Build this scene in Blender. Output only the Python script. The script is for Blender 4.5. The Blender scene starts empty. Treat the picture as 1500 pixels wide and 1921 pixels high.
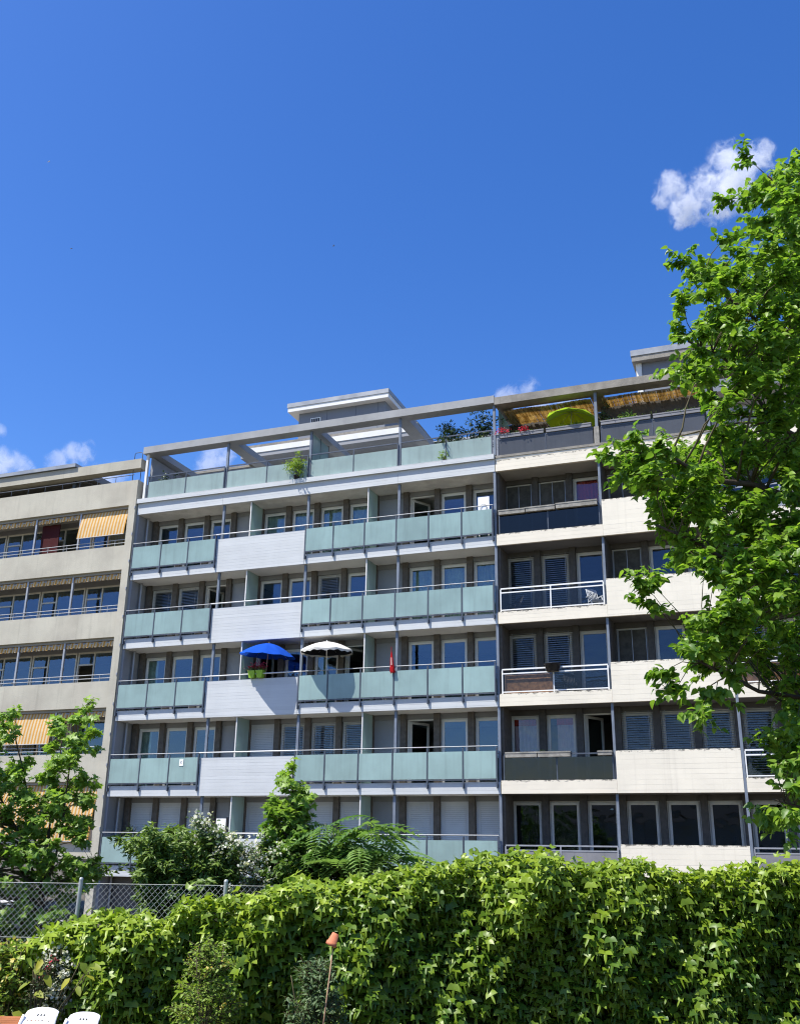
import bpy, math, random
import numpy as np
from mathutils import Vector, Matrix

# ------------------------------------------------------------------ camera, sky, sun, exposure
sc = bpy.context.scene
col = sc.collection
F, YAW, PIT, ROL = 1847.2, math.radians(-21.011), math.radians(19.165), math.radians(0.866)
CAM = np.array([19.904, -32.061, 3.313])
FW = np.array([math.sin(YAW)*math.cos(PIT), math.cos(YAW)*math.cos(PIT), math.sin(PIT)])
RH = np.array([math.cos(YAW), -math.sin(YAW), 0.0])       # level direction to the right of the view
FH = np.array([math.sin(YAW), math.cos(YAW), 0.0])        # level direction of the view
UU = np.cross(RH, FW)
RR = RH*math.cos(ROL) + UU*math.sin(ROL)
UP = UU*math.cos(ROL) - RH*math.sin(ROL)
cd = bpy.data.cameras.new('camera'); cam = bpy.data.objects.new('camera', cd); col.objects.link(cam)
cd.sensor_fit = 'HORIZONTAL'; cd.sensor_width = 36; cd.lens = F/1500*36; cd.clip_end = 5000; cd.clip_start = 0.05
M4 = Matrix.Identity(4)
for i in range(3):
    M4[i][0] = RR[i]; M4[i][1] = UP[i]; M4[i][2] = -FW[i]; M4[i][3] = CAM[i]
cam.matrix_world = M4
sc.camera = cam

SUN_EL, SUN_AZ = math.radians(60), math.radians(43)       # azimuth: to the left of the facade's normal
LD = Vector((math.sin(SUN_AZ)*math.cos(SUN_EL), math.cos(SUN_AZ)*math.cos(SUN_EL), -math.sin(SUN_EL)))
w = bpy.data.worlds.new('World'); sc.world = w; w.use_nodes = True
nt = w.node_tree; bg = nt.nodes['Background']
sky = nt.nodes.new('ShaderNodeTexSky'); sky.sky_type = 'NISHITA'; sky.sun_disc = False
sky.sun_elevation = SUN_EL; sky.sun_rotation = math.pi + SUN_AZ
sky.altitude = 400; sky.air_density = 1.0; sky.dust_density = 0.95; sky.ozone_density = 2.6
hs = nt.nodes.new('ShaderNodeHueSaturation'); hs.inputs['Saturation'].default_value = 1.34; hs.inputs['Hue'].default_value = 0.5135
nt.links.new(sky.outputs[0], hs.inputs['Color']); nt.links.new(hs.outputs[0], bg.inputs[0])
bg.inputs[1].default_value = 0.145
sd = bpy.data.lights.new('sun', 'SUN'); so = bpy.data.objects.new('sun', sd); col.objects.link(so)
sd.energy = 5.0; sd.angle = math.radians(0.53); sd.color = (1.0, 0.955, 0.88)
so.rotation_euler = LD.to_track_quat('-Z', 'Y').to_euler(); so.location = (0, -60, 60)
vs = sc.view_settings; vs.view_transform = 'Standard'; vs.look = 'None'; vs.gamma = 1; vs.exposure = 0.62
cy = sc.cycles; cy.use_denoising = True; cy.max_bounces = 8; cy.transparent_max_bounces = 24; cy.volume_bounces = 10
cy.filter_width = 1.15; cy.diffuse_bounces = 4; cy.glossy_bounces = 4

# ------------------------------------------------------------------ helpers
rng = np.random.default_rng(7); random.seed(7)
GZ = 0.8                                                   # ground level
def ray(px, py): return FW + (px-750)/F*RR - (py-960.5)/F*UP
def at_y(px, py, Y): d = ray(px, py); return CAM + d*(Y-CAM[1])/d[1]      # where the view of a pixel meets a facade plane
def at_t(px, py, t): d = ray(px, py); return CAM + d*t/(d@FH)             # ... at a level distance t from the camera
def pt(s, t, z): return CAM*np.array([1, 1, 0]) + RH*s + FH*t + np.array([0, 0, z])

def tag(o, label=None, cat=None, group=None, kind=None):
    if label: o['label'] = label
    if cat: o['category'] = cat
    if group: o['group'] = group
    if kind: o['kind'] = kind
    return o
def empty(name, loc=(0, 0, 0), rz=0.0):
    o = bpy.data.objects.new(name, None); col.objects.link(o); o.location = loc; o.rotation_euler = (0, 0, rz)
    o.empty_display_size = 0.2
    return o
def pw(o):
    return o.matrix_basis.copy() if o.parent is None else pw(o.parent) @ o.matrix_parent_inverse @ o.matrix_basis
def link(name, me, parent=None, loc=None, rot=None):
    o = bpy.data.objects.new(name, me); col.objects.link(o)
    if parent is not None: o.parent = parent; o.matrix_parent_inverse = pw(parent).inverted()   # parts are given in world coordinates
    if loc is not None: o.location = loc
    if rot is not None: o.rotation_euler = rot
    return o

class MB:
    def __init__(s): s.v = []; s.f = []; s.sm = []
    def add(s, vs_, fs, smooth=False):
        n = len(s.v); s.v += [tuple(map(float, q)) for q in vs_]
        for f in fs: s.f.append([n+i for i in f]); s.sm.append(smooth)
        return s
    def box(s, x0, x1, y0, y1, z0, z1):
        return s.add([(x0,y0,z0),(x1,y0,z0),(x1,y1,z0),(x0,y1,z0),(x0,y0,z1),(x1,y0,z1),(x1,y1,z1),(x0,y1,z1)],
                     [(3,2,1,0),(4,5,6,7),(0,1,5,4),(1,2,6,5),(2,3,7,6),(3,0,4,7)])
    def tube(s, p0, p1, r0, r1=None, n=8, caps=True):
        r1 = r0 if r1 is None else r1
        p0, p1 = Vector(p0), Vector(p1); d = (p1-p0)
        if d.length < 1e-6: return s
        d.normalize(); a = d.orthogonal().normalized(); c = d.cross(a)
        V = []
        for p, r in ((p0, r0), (p1, r1)):
            for i in range(n):
                t = 2*math.pi*i/n; V.append(p + (a*math.cos(t)+c*math.sin(t))*r)
        Fs = [(i, (i+1) % n, n+(i+1) % n, n+i) for i in range(n)]
        s.add(V, Fs, n > 5)
        if caps: s.add(V[:n], [tuple(range(n))[::-1]]); s.add(V[n:], [tuple(range(n))])
        return s
    def path(s, P, R, n=6):
        P = [Vector(p) for p in P]; V = []; a = None
        for i, p in enumerate(P):
            d = (P[min(i+1, len(P)-1)] - P[max(i-1, 0)]).normalized()
            if a is None: a = d.orthogonal().normalized()
            a = (a - d*a.dot(d)).normalized(); c = d.cross(a)
            for k in range(n):
                t = 2*math.pi*k/n; V.append(p + (a*math.cos(t)+c*math.sin(t))*R[i])
        Fs = []
        for i in range(len(P)-1):
            for k in range(n): Fs.append((i*n+k, i*n+(k+1) % n, (i+1)*n+(k+1) % n, (i+1)*n+k))
        Fs.append(tuple(range(n))[::-1]); Fs.append(tuple(range((len(P)-1)*n, len(P)*n)))
        return s.add(V, Fs, True)
    def lathe(s, prof, c=(0, 0, 0), n=16, M=None):
        V = []
        for r, z in prof:
            for k in range(n):
                t = 2*math.pi*k/n; q = Vector((r*math.cos(t), r*math.sin(t), z))
                if M is not None: q = M @ q
                V.append(q + Vector(c))
        Fs = []
        for i in range(len(prof)-1):
            for k in range(n): Fs.append((i*n+k, i*n+(k+1) % n, (i+1)*n+(k+1) % n, (i+1)*n+k))
        return s.add(V, Fs, True)
    def mesh(s, name, mat):
        me = bpy.data.meshes.new(name); me.from_pydata(s.v, [], s.f)
        if mat: me.materials.append(mat)
        me.polygons.foreach_set('use_smooth', s.sm); me.update()
        return me
    def build(s, name, mat, parent=None, loc=None, rot=None): return link(name, s.mesh(name, mat), parent, loc, rot)
def box(name, mat, parent, *b): return MB().box(*b).build(name, mat, parent)

# ------------------------------------------------------------------ materials
def nodes(name):
    m = bpy.data.materials.new(name); m.use_nodes = True; n = m.node_tree
    return m, n, n.nodes['Principled BSDF'], n.nodes['Material Output']
def N(n, t, **k):
    x = n.nodes.new(t)
    for a, v in k.items():
        if a.startswith('_'): setattr(x, a[1:], v)
        else: x.inputs[a].default_value = v
    return x
def mth(n, op, a, b=None, clamp=False):
    x = n.nodes.new('ShaderNodeMath'); x.operation = op; x.use_clamp = clamp
    for i, q in enumerate((a, b)):
        if q is None: continue
        if isinstance(q, (int, float)): x.inputs[i].default_value = q
        else: n.links.new(q, x.inputs[i])
    return x.outputs[0]
def mixc(n, fac, a, b, mode='MIX'):
    x = n.nodes.new('ShaderNodeMix'); x.data_type = 'RGBA'; x.blend_type = mode
    for i, q in ((0, fac), (6, a), (7, b)):
        if isinstance(q, (int, float)): x.inputs[i].default_value = q
        elif isinstance(q, tuple): x.inputs[i].default_value = (*q, 1)
        else: n.links.new(q, x.inputs[i])
    return x.outputs[2]
def ramp(n, v, a, b, lo=0.0, hi=1.0):
    x = n.nodes.new('ShaderNodeMapRange'); x.interpolation_type = 'SMOOTHSTEP'
    x.inputs[1].default_value = a; x.inputs[2].default_value = b; x.inputs[3].default_value = lo; x.inputs[4].default_value = hi
    n.links.new(v, x.inputs[0]); return x.outputs[0]
def coords(n, scale=(1, 1, 1)):
    g = n.nodes.new('ShaderNodeNewGeometry'); mp = n.nodes.new('ShaderNodeMapping'); mp.inputs['Scale'].default_value = scale
    n.links.new(g.outputs['Position'], mp.inputs[0]); return mp.outputs[0], g
def noise(n, vec, scale, detail=4.0, rough=0.6):
    x = N(n, 'ShaderNodeTexNoise', Scale=scale, Detail=detail, Roughness=rough); n.links.new(vec, x.inputs['Vector']); return x.outputs[0]
def surf(name, c, rough=0.75, var=0.12, vscale=1.2, bump=0.15, bscale=30.0, metal=0.0, streak=0.0, boards=0.0, bh=0.115, topstain=None, spots=0.0, spec=0.3, warm=None):
    m, n, p, o = nodes(name)
    vec, g = coords(n)
    a = noise(n, vec, vscale, 6)
    v = ramp(n, a, 0.3, 0.7, 1-var, 1+var*0.6)
    cc = N(n, 'ShaderNodeRGB'); cc.outputs[0].default_value = (*c, 1); colr = cc.outputs[0]
    if warm is not None: colr = mixc(n, ramp(n, noise(n, vec, 0.55, 5), 0.4, 0.68), colr, warm)
    colr = mixc(n, 1.0, colr, v, 'MULTIPLY')
    sx = N(n, 'ShaderNodeSeparateXYZ'); n.links.new(g.outputs['Position'], sx.inputs[0]); Z = sx.outputs[2]
    hgt = noise(n, vec, bscale, 5)
    if streak:
        sv, _ = coords(n, (5.5, 5.5, 0.28)); k = ramp(n, noise(n, sv, 1.0, 6, 0.65), 0.5, 0.78)
        colr = mixc(n, mth(n, 'MULTIPLY', k, streak), colr, tuple(q*0.42 for q in c))
    if boards:
        zz = mth(n, 'DIVIDE', Z, bh); fl = mth(n, 'FLOOR', zz); fr = mth(n, 'FRACT', zz)
        wn = N(n, 'ShaderNodeTexWhiteNoise', _noise_dimensions='1D'); n.links.new(fl, wn.inputs['W'])
        wob, _ = coords(n, (0.35, 1, 9)); wl = noise(n, wob, 1.4, 5)
        gr = mth(n, 'MULTIPLY', ramp(n, fr, 0.0, 0.13, 1, 0), ramp(n, wl, 0.38, 0.56))
        tone = mth(n, 'ADD', 1-boards*0.55, mth(n, 'MULTIPLY', wn.outputs[0], boards*0.8))
        colr = mixc(n, 1.0, colr, tone, 'MULTIPLY')
        colr = mixc(n, mth(n, 'MULTIPLY', gr, 0.13), colr, tuple(q*0.5 for q in c))
        hgt = mth(n, 'SUBTRACT', mth(n, 'ADD', mth(n, 'MULTIPLY', hgt, 0.35), mth(n, 'MULTIPLY', wn.outputs[0], 0.6)), mth(n, 'MULTIPLY', gr, 0.6))
    if topstain is not None:
        fr = mth(n, 'FRACT', mth(n, 'DIVIDE', mth(n, 'SUBTRACT', Z, topstain), 2.8))
        near = ramp(n, fr, 0.945, 1.0)
        sp, _ = coords(n, (1.0, 1.0, 2.2)); k = noise(n, sp, 5.5, 8, 0.72)
        msk = ramp(n, mth(n, 'ADD', mth(n, 'MULTIPLY', near, 0.20), k), 0.66, 0.76)
        colr = mixc(n, mth(n, 'MULTIPLY', mth(n, 'MULTIPLY', msk, near), 0.85), colr, (0.05, 0.05, 0.045))
    if spots:
        k = ramp(n, noise(n, vec, 4.5, 8, 0.75), 0.66, 0.74)
        colr = mixc(n, mth(n, 'MULTIPLY', k, spots), colr, tuple(q*0.35 for q in c))
    n.links.new(colr, p.inputs['Base Color'])
    rg = ramp(n, a, 0.2, 0.8, max(0.03, rough-0.1), min(1, rough+0.1)); n.links.new(rg, p.inputs['Roughness'])
    p.inputs['Metallic'].default_value = metal; p.inputs['Specular IOR Level'].default_value = spec
    if bump:
        b = N(n, 'ShaderNodeBump', Strength=bump, Distance=0.02); n.links.new(hgt, b.inputs['Height']); n.links.new(b.outputs[0], p.inputs['Normal'])
    return m

m_paint = surf('grey_painted_concrete', (0.55, 0.57, 0.572), 0.7, 0.05, 0.8, 0.3, 30, boards=0.10, streak=0.07)
m_msoff = surf('painted_soffit', (0.66, 0.65, 0.62), 0.85, 0.08, 0.7, 0.15, spots=0.05)
m_peel = surf('peeling_soffit', (0.60, 0.585, 0.54), 0.9, 0.18, 1.5, 0.4, spots=0.4)
m_pillar = surf('exposed_aggregate', (0.125, 0.108, 0.09), 0.9, 0.25, 6, 0.5, 60)
m_rpil = surf('dark_aggregate', (0.082, 0.075, 0.066), 0.9, 0.25, 6, 0.5, 60)
m_rlin = surf('dark_lintel', (0.10, 0.094, 0.085), 0.9, 0.15, 3, 0.2)
m_panel = surf('grey_wall_panel', (0.29, 0.295, 0.305), 0.8, 0.07, 1.0, 0.08)
m_side = surf('grey_side_wall', (0.27, 0.28, 0.30), 0.85, 0.12, 0.9, 0.2, streak=0.1)
m_lintel = surf('lintel_grey', (0.23, 0.23, 0.23), 0.85, 0.1, 2, 0.15)
m_wframe = surf('window_frame_white', (0.68, 0.67, 0.63), 0.45, 0.06, 2, 0.0)
m_wold = surf('window_frame_aged', (0.56, 0.54, 0.48), 0.55, 0.12, 2, 0.05)
m_steel = surf('dark_grey_steel', (0.085, 0.10, 0.125), 0.45, 0.15, 4, 0.0, metal=0.3)
m_colm = surf('blue_grey_column_paint', (0.17, 0.20, 0.245), 0.5, 0.15, 3, 0.05)
m_rail = surf('galvanised_handrail', (0.36, 0.37, 0.38), 0.5, 0.12, 5, 0.0, metal=0.2)
m_beam = surf('pergola_concrete', (0.33, 0.335, 0.335), 0.85, 0.16, 0.8, 0.25, streak=0.12)
m_pent = surf('penthouse_cladding', (0.19, 0.205, 0.235), 0.7, 0.05, 0.8, 0.05)
m_white = surf('white_fascia', (0.70, 0.695, 0.67), 0.6, 0.08, 1.0, 0.08, streak=0.08)
m_roofg = surf('roof_flashing', (0.30, 0.315, 0.33), 0.5, 0.15, 1.5, 0.05, metal=0.4)
m_cream = surf('cream_painted_concrete', (0.76, 0.705, 0.58), 0.8, 0.06, 0.9, 0.22, 26, boards=0.06, bh=0.155, topstain=2.4+1.285, streak=0.20, spots=0.10)
m_creamf = surf('cream_fascia_concrete', (0.75, 0.69, 0.565), 0.8, 0.07, 0.9, 0.22, 26, boards=0.06, bh=0.14, topstain=2.4+0.415, spots=0.22)
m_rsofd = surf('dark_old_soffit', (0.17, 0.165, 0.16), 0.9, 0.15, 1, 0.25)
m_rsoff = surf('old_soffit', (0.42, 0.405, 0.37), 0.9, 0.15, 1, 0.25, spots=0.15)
m_rbeam = surf('weathered_beam', (0.27, 0.25, 0.215), 0.9, 0.3, 1.6, 0.5, spots=0.75, streak=0.5)
m_beige = surf('beige_concrete', (0.475, 0.45, 0.365), 0.9, 0.13, 0.6, 0.35, 25, streak=0.30, topstain=None, warm=(0.43, 0.40, 0.325))
m_lsoff = surf('left_soffit', (0.33, 0.315, 0.28), 0.9, 0.12, 1, 0.2)
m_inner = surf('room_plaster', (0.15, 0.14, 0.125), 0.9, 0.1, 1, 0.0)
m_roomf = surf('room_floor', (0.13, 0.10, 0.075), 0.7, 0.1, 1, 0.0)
m_box = surf('mossy_planter_concrete', (0.30, 0.285, 0.25), 0.95, 0.3, 5, 0.6, 40, spots=0.75)
m_wmetal = surf('white_metal', (0.80, 0.80, 0.78), 0.4, 0.06, 3, 0.0)
m_gmetal = surf('grey_metal', (0.34, 0.35, 0.37), 0.45, 0.1, 3, 0.0, metal=0.3)
m_gpanel = surf('grey_board_panel', (0.21, 0.21, 0.22), 0.6, 0.14, 1.2, 0.03, streak=0.25)
m_bark = surf('bark', (0.075, 0.058, 0.042), 0.95, 0.35, 9, 0.7, 30)
m_twig = surf('green_twig', (0.10, 0.085, 0.045), 0.9, 0.2, 9, 0.0)
m_terra = surf('terracotta', (0.55, 0.19, 0.10), 0.85, 0.16, 14, 0.2, 60)
m_cane = surf('bamboo_cane', (0.40, 0.25, 0.15), 0.7, 0.2, 20, 0.0)
m_resin = surf('white_resin', (0.84, 0.84, 0.83), 0.32, 0.03, 6, 0.0, spec=0.5)
m_wood = surf('orange_brown_wood', (0.36, 0.13, 0.05), 0.5, 0.2, 5, 0.1)
m_post = surf('galvanised_post', (0.40, 0.43, 0.42), 0.5, 0.15, 12, 0.05, metal=0.5)
m_wire = surf('galvanised_wire', (0.36, 0.38, 0.37), 0.5, 0.1, 12, 0.0, metal=0.4)
m_soil = surf('ground_soil', (0.10, 0.085, 0.06), 0.95, 0.35, 1.5, 0.6, 12)
m_base = surf('dark_base_wall', (0.12, 0.115, 0.11), 0.9, 0.2, 1.2, 0.2)
m_lime = surf('lime_plastic', (0.30, 0.50, 0.04), 0.4, 0.05, 5, 0.0)
m_dpot = surf('dark_plastic', (0.02, 0.02, 0.024), 0.45, 0.1, 5, 0.0)
m_gpot = surf('green_plastic', (0.03, 0.22, 0.06), 0.4, 0.1, 5, 0.0)
m_rattan = surf('rattan_brown', (0.52, 0.25, 0.10), 0.8, 0.4, 9, 0.4, 60)
m_dred = surf('dark_red_cloth', (0.05, 0.006, 0.007), 0.9, 0.15, 3, 0.1)
m_stone = surf('wall_stone', (0.24, 0.17, 0.11), 0.95, 0.3, 4, 0.6, 14)

def cloth(name, c, trans=0.4, var=0.05):
    m, n, p, o = nodes(name); vec, g = coords(n)
    v = ramp(n, noise(n, vec, 5.0, 4), 0.3, 0.7, 1-var, 1+var)
    cr = N(n, 'ShaderNodeRGB'); cr.outputs[0].default_value = (*c, 1)
    cc = mixc(n, 1.0, cr.outputs[0], v, 'MULTIPLY')
    d = N(n, 'ShaderNodeBsdfDiffuse'); t = N(n, 'ShaderNodeBsdfTranslucent'); mx = N(n, 'ShaderNodeMixShader', Fac=trans)
    n.links.new(cc, d.inputs[0]); n.links.new(cc, t.inputs[0]); n.links.new(d.outputs[0], mx.inputs[1]); n.links.new(t.outputs[0], mx.inputs[2])
    n.links.new(mx.outputs[0], o.inputs[0]); return m
def stripes(name, c1, c2, width, trans=0.35):
    m = cloth(name, c1, trans); n = m.node_tree
    vec, g = coords(n); sx = N(n, 'ShaderNodeSeparateXYZ'); n.links.new(g.outputs['Position'], sx.inputs[0])
    fr = mth(n, 'FRACT', mth(n, 'DIVIDE', sx.outputs[0], width))
    k = ramp(n, mth(n, 'ABSOLUTE', mth(n, 'SUBTRACT', fr, 0.5)), 0.22, 0.28)
    cc = mixc(n, k, c1, c2); v = ramp(n, noise(n, vec, 2.0, 4), 0.3, 0.7, 0.9, 1.05); cc = mixc(n, 1.0, cc, v, 'MULTIPLY')
    for q in n.nodes:
        if q.type in ('BSDF_DIFFUSE', 'BSDF_TRANSLUCENT'): n.links.new(cc, q.inputs[0])
    return m
m_blue = cloth('blue_parasol_cloth', (0.018, 0.09, 0.50), 0.25)
m_pwhite = cloth('white_parasol_cloth', (0.74, 0.72, 0.66), 0.25)
m_pblack = cloth('black_parasol_trim', (0.03, 0.03, 0.035), 0.1)
m_pred = cloth('red_parasol_cloth', (0.52, 0.025, 0.03), 0.25)
m_plime = cloth('lime_parasol_cloth', (0.44, 0.66, 0.04), 0.45)
m_awn = stripes('orange_striped_awning', (0.74, 0.40, 0.11), (0.80, 0.66, 0.44), 0.155)
m_sheer = cloth('sheer_curtain', (0.50, 0.56, 0.46), 0.25, 0.15)
m_pink = cloth('pink_curtain', (0.85, 0.55, 0.60), 0.15, 0.1)
m_redc = cloth('red_curtain', (0.70, 0.08, 0.05), 0.15, 0.1)
m_vblind = cloth('dark_fabric_blind', (0.10, 0.095, 0.08), 0.2, 0.2)
m_slatw = surf('pale_blind_slat', (0.60, 0.60, 0.585), 0.5, 0.05, 2, 0.0)
m_slatg = surf('grey_blind_slat', (0.35, 0.36, 0.37), 0.5, 0.08, 2, 0.0)
def reedmat():
    m = cloth('reed_shade', (0.46, 0.30, 0.11), 0.6, 0.2); n = m.node_tree
    vec, g = coords(n, (9, 0.6, 0.6)); k = noise(n, vec, 2.0, 3)
    cc = mixc(n, ramp(n, k, 0.35, 0.65), (0.48, 0.35, 0.15), (0.82, 0.68, 0.38))
    for q in n.nodes:
        if q.type in ('BSDF_DIFFUSE', 'BSDF_TRANSLUCENT'): n.links.new(cc, q.inputs[0])
    return m
m_reed = reedmat()

def frosted(name, c, trans=0.45, gl=0.05):
    m, n, p, o = nodes(name); vec, g = coords(n)
    v = ramp(n, noise(n, vec, 0.55, 5), 0.3, 0.7, 0.86, 1.07)
    oi = N(n, 'ShaderNodeObjectInfo'); v = mth(n, 'MULTIPLY', v, mth(n, 'ADD', 0.93, mth(n, 'MULTIPLY', oi.outputs['Random'], 0.12)))
    sv, _ = coords(n, (7, 7, 0.5)); v = mth(n, 'MULTIPLY', v, ramp(n, noise(n, sv, 1.0, 5), 0.45, 0.8, 1.0, 0.86))
    cr = N(n, 'ShaderNodeRGB'); cr.outputs[0].default_value = (*c, 1); cc = mixc(n, 1.0, cr.outputs[0], v, 'MULTIPLY')
    d = N(n, 'ShaderNodeBsdfDiffuse'); t = N(n, 'ShaderNodeBsdfTranslucent'); mx = N(n, 'ShaderNodeMixShader', Fac=trans)
    n.links.new(cc, d.inputs[0]); n.links.new(cc, t.inputs[0]); n.links.new(d.outputs[0], mx.inputs[1]); n.links.new(t.outputs[0], mx.inputs[2])
    gs = N(n, 'ShaderNodeBsdfGlossy', Roughness=0.22); fr = N(n, 'ShaderNodeFresnel', IOR=1.4)
    m2 = N(n, 'ShaderNodeMixShader'); n.links.new(fr.outputs[0], m2.inputs[0]); n.links.new(mx.outputs[0], m2.inputs[1]); n.links.new(gs.outputs[0], m2.inputs[2])
    n.links.new(m2.outputs[0], o.inputs[0]); return m
m_frost = frosted('frosted_green_glass', (0.465, 0.64, 0.615))
m_frostl = frosted('frosted_glass_backlit_tint', (0.56, 0.70, 0.66), 0.55)  # paler copy of the frosted glass, light from behind put into its colour
m_frostd = frosted('dirty_wired_glass', (0.15, 0.16, 0.175), 0.45)
def glass(name, tint, ior=2.1, rough=0.0, wave=0.004, refl=(0.62, 0.78, 1.0)):
    m, n, p, o = nodes(name); vec, g = coords(n)
    t = N(n, 'ShaderNodeBsdfTransparent'); t.inputs[0].default_value = (*tint, 1)
    gs = N(n, 'ShaderNodeBsdfGlossy', Roughness=rough); gs.inputs[0].default_value = (*refl, 1); fr = N(n, 'ShaderNodeFresnel', IOR=ior)
    b = N(n, 'ShaderNodeBump', Strength=1.0, Distance=wave); n.links.new(noise(n, vec, 1.3, 2), b.inputs['Height']); n.links.new(b.outputs[0], gs.inputs['Normal'])
    mx = N(n, 'ShaderNodeMixShader'); n.links.new(mth(n, 'MULTIPLY', fr.outputs[0], mth(n, 'SUBTRACT', 1.0, g.outputs['Backfacing'])), mx.inputs[0]); n.links.new(t.outputs[0], mx.inputs[1]); n.links.new(gs.outputs[0], mx.inputs[2])
    n.links.new(mx.outputs[0], o.inputs[0]); return m
m_pane = glass('window_glass', (0.80, 0.85, 0.83), 2.05, refl=(0.48, 0.70, 1.0))
m_pane1 = glass('old_window_glass', (0.78, 0.82, 0.80), 1.75, wave=0.012)
m_clear = glass('clear_balcony_glass', (0.70, 0.72, 0.74), 1.5, refl=(0.8, 0.8, 0.8))
m_smoke = glass('smoked_balcony_glass', (0.20, 0.22, 0.25), 1.6, refl=(0.8, 0.76, 0.70))

def leafmat(name, dark, light, rough=0.36, trans=0.35, spec=0.5, back=1.5):
    m, n, p, o = nodes(name)
    at = N(n, 'ShaderNodeAttribute'); at.attribute_name = 'tone'
    cc = mixc(n, at.outputs['Fac'], dark, light)
    p.inputs['Roughness'].default_value = rough; p.inputs['Specular IOR Level'].default_value = spec
    n.links.new(cc, p.inputs['Base Color'])
    t = N(n, 'ShaderNodeBsdfTranslucent'); tc = mixc(n, 1.0, cc, (back, back*1.05, back*0.55), 'MULTIPLY'); n.links.new(tc, t.inputs[0])
    mx = N(n, 'ShaderNodeMixShader', Fac=trans); n.links.new(p.outputs[0], mx.inputs[1]); n.links.new(t.outputs[0], mx.inputs[2])
    n.links.new(mx.outputs[0], o.inputs[0]); return m
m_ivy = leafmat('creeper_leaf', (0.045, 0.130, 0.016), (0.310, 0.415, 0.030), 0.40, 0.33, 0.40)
m_lime_l = leafmat('linden_leaf', (0.062, 0.160, 0.022), (0.245, 0.375, 0.045), 0.42, 0.46, 0.4)
m_maple = leafmat('maple_leaf', (0.07, 0.17, 0.032), (0.27, 0.40, 0.065), 0.45, 0.38, 0.4)
m_bush = leafmat('shrub_leaf', (0.04, 0.105, 0.02), (0.18, 0.27, 0.05), 0.45, 0.3, 0.4)
m_ail = leafmat('compound_leaf', (0.07, 0.16, 0.04), (0.22, 0.34, 0.10), 0.45, 0.35, 0.45)
m_light = leafmat('pale_herb_leaf', (0.11, 0.20, 0.03), (0.30, 0.40, 0.06), 0.5, 0.35, 0.3)
m_grey = leafmat('grey_green_leaf', (0.05, 0.10, 0.04), (0.15, 0.22, 0.09), 0.5, 0.3, 0.3)
m_oleo = leafmat('evergreen_leaf', (0.02, 0.05, 0.016), (0.09, 0.13, 0.045), 0.4, 0.2, 0.45)
m_petw = leafmat('white_petal', (0.62, 0.62, 0.50), (0.80, 0.80, 0.72), 0.6, 0.4, 0.2, 1.0)
m_petr = leafmat('red_petal', (0.42, 0.015, 0.04), (0.62, 0.06, 0.12), 0.6, 0.3, 0.2, 1.0)
m_pety = leafmat('yellow_petal', (0.45, 0.34, 0.03), (0.68, 0.60, 0.22), 0.6, 0.35, 0.2, 1.0)

# ------------------------------------------------------------------ leaf clouds
def leaf_tpl(outline, fold=0.18, droop=0.25):
    """outline: right half from base to tip as (x, y); the midrib runs along +Y, the face looks +Z"""
    mid = [(0, y) for x, y in outline]
    def z(x, y): return abs(x)*fold - droop*y*y
    V = []; Fs = []; k = len(outline)
    ys = [y for x, y in outline]
    V.append((0, 0, 0))
    R = [(x, y, z(x, y)) for x, y in outline[1:-1]]; L = [(-x, y, zz) for x, y, zz in R]
    tip = (0, outline[-1][1], z(0, outline[-1][1])); c = (0, outline[-1][1]*0.42, z(0, outline[-1][1]*0.42))
    V = [(0, 0, 0), c, tip] + R + L; r = len(R)
    seqR = [0] + list(range(3, 3+r)) + [2]; seqL = [0] + list(range(3+r, 3+2*r)) + [2]
    for a, b_ in zip(seqR, seqR[1:]): Fs.append((1, a, b_))
    for a, b_ in zip(seqL, seqL[1:]): Fs.append((1, b_, a))
    return np.array(V, float), np.array(Fs, int)
IVY = leaf_tpl([(0, 0), (0.30, -0.08), (0.48, 0.16), (0.63, 0.60), (0.28, 0.46), (0, 1.14)], 0.24, 0.42)
LIN = leaf_tpl([(0, 0), (0.32, 0.10), (0.42, 0.42), (0.22, 0.80), (0, 1.05)], 0.25, 0.30)
MAP = leaf_tpl([(0, 0), (0.40, -0.12), (0.34, 0.16), (0.66, 0.42), (0.26, 0.50), (0, 1.0)], 0.18, 0.25)
LAN = leaf_tpl([(0, 0), (0.16, 0.35), (0.10, 0.75), (0, 1.0)], 0.3, 0.25)
OVA = leaf_tpl([(0, 0), (0.26, 0.3), (0.2, 0.72), (0, 1.0)], 0.25, 0.2)
PET = leaf_tpl([(0, 0), (0.42, 0.35), (0.38, 0.8), (0, 0.95)], 0.15, -0.2)

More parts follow.
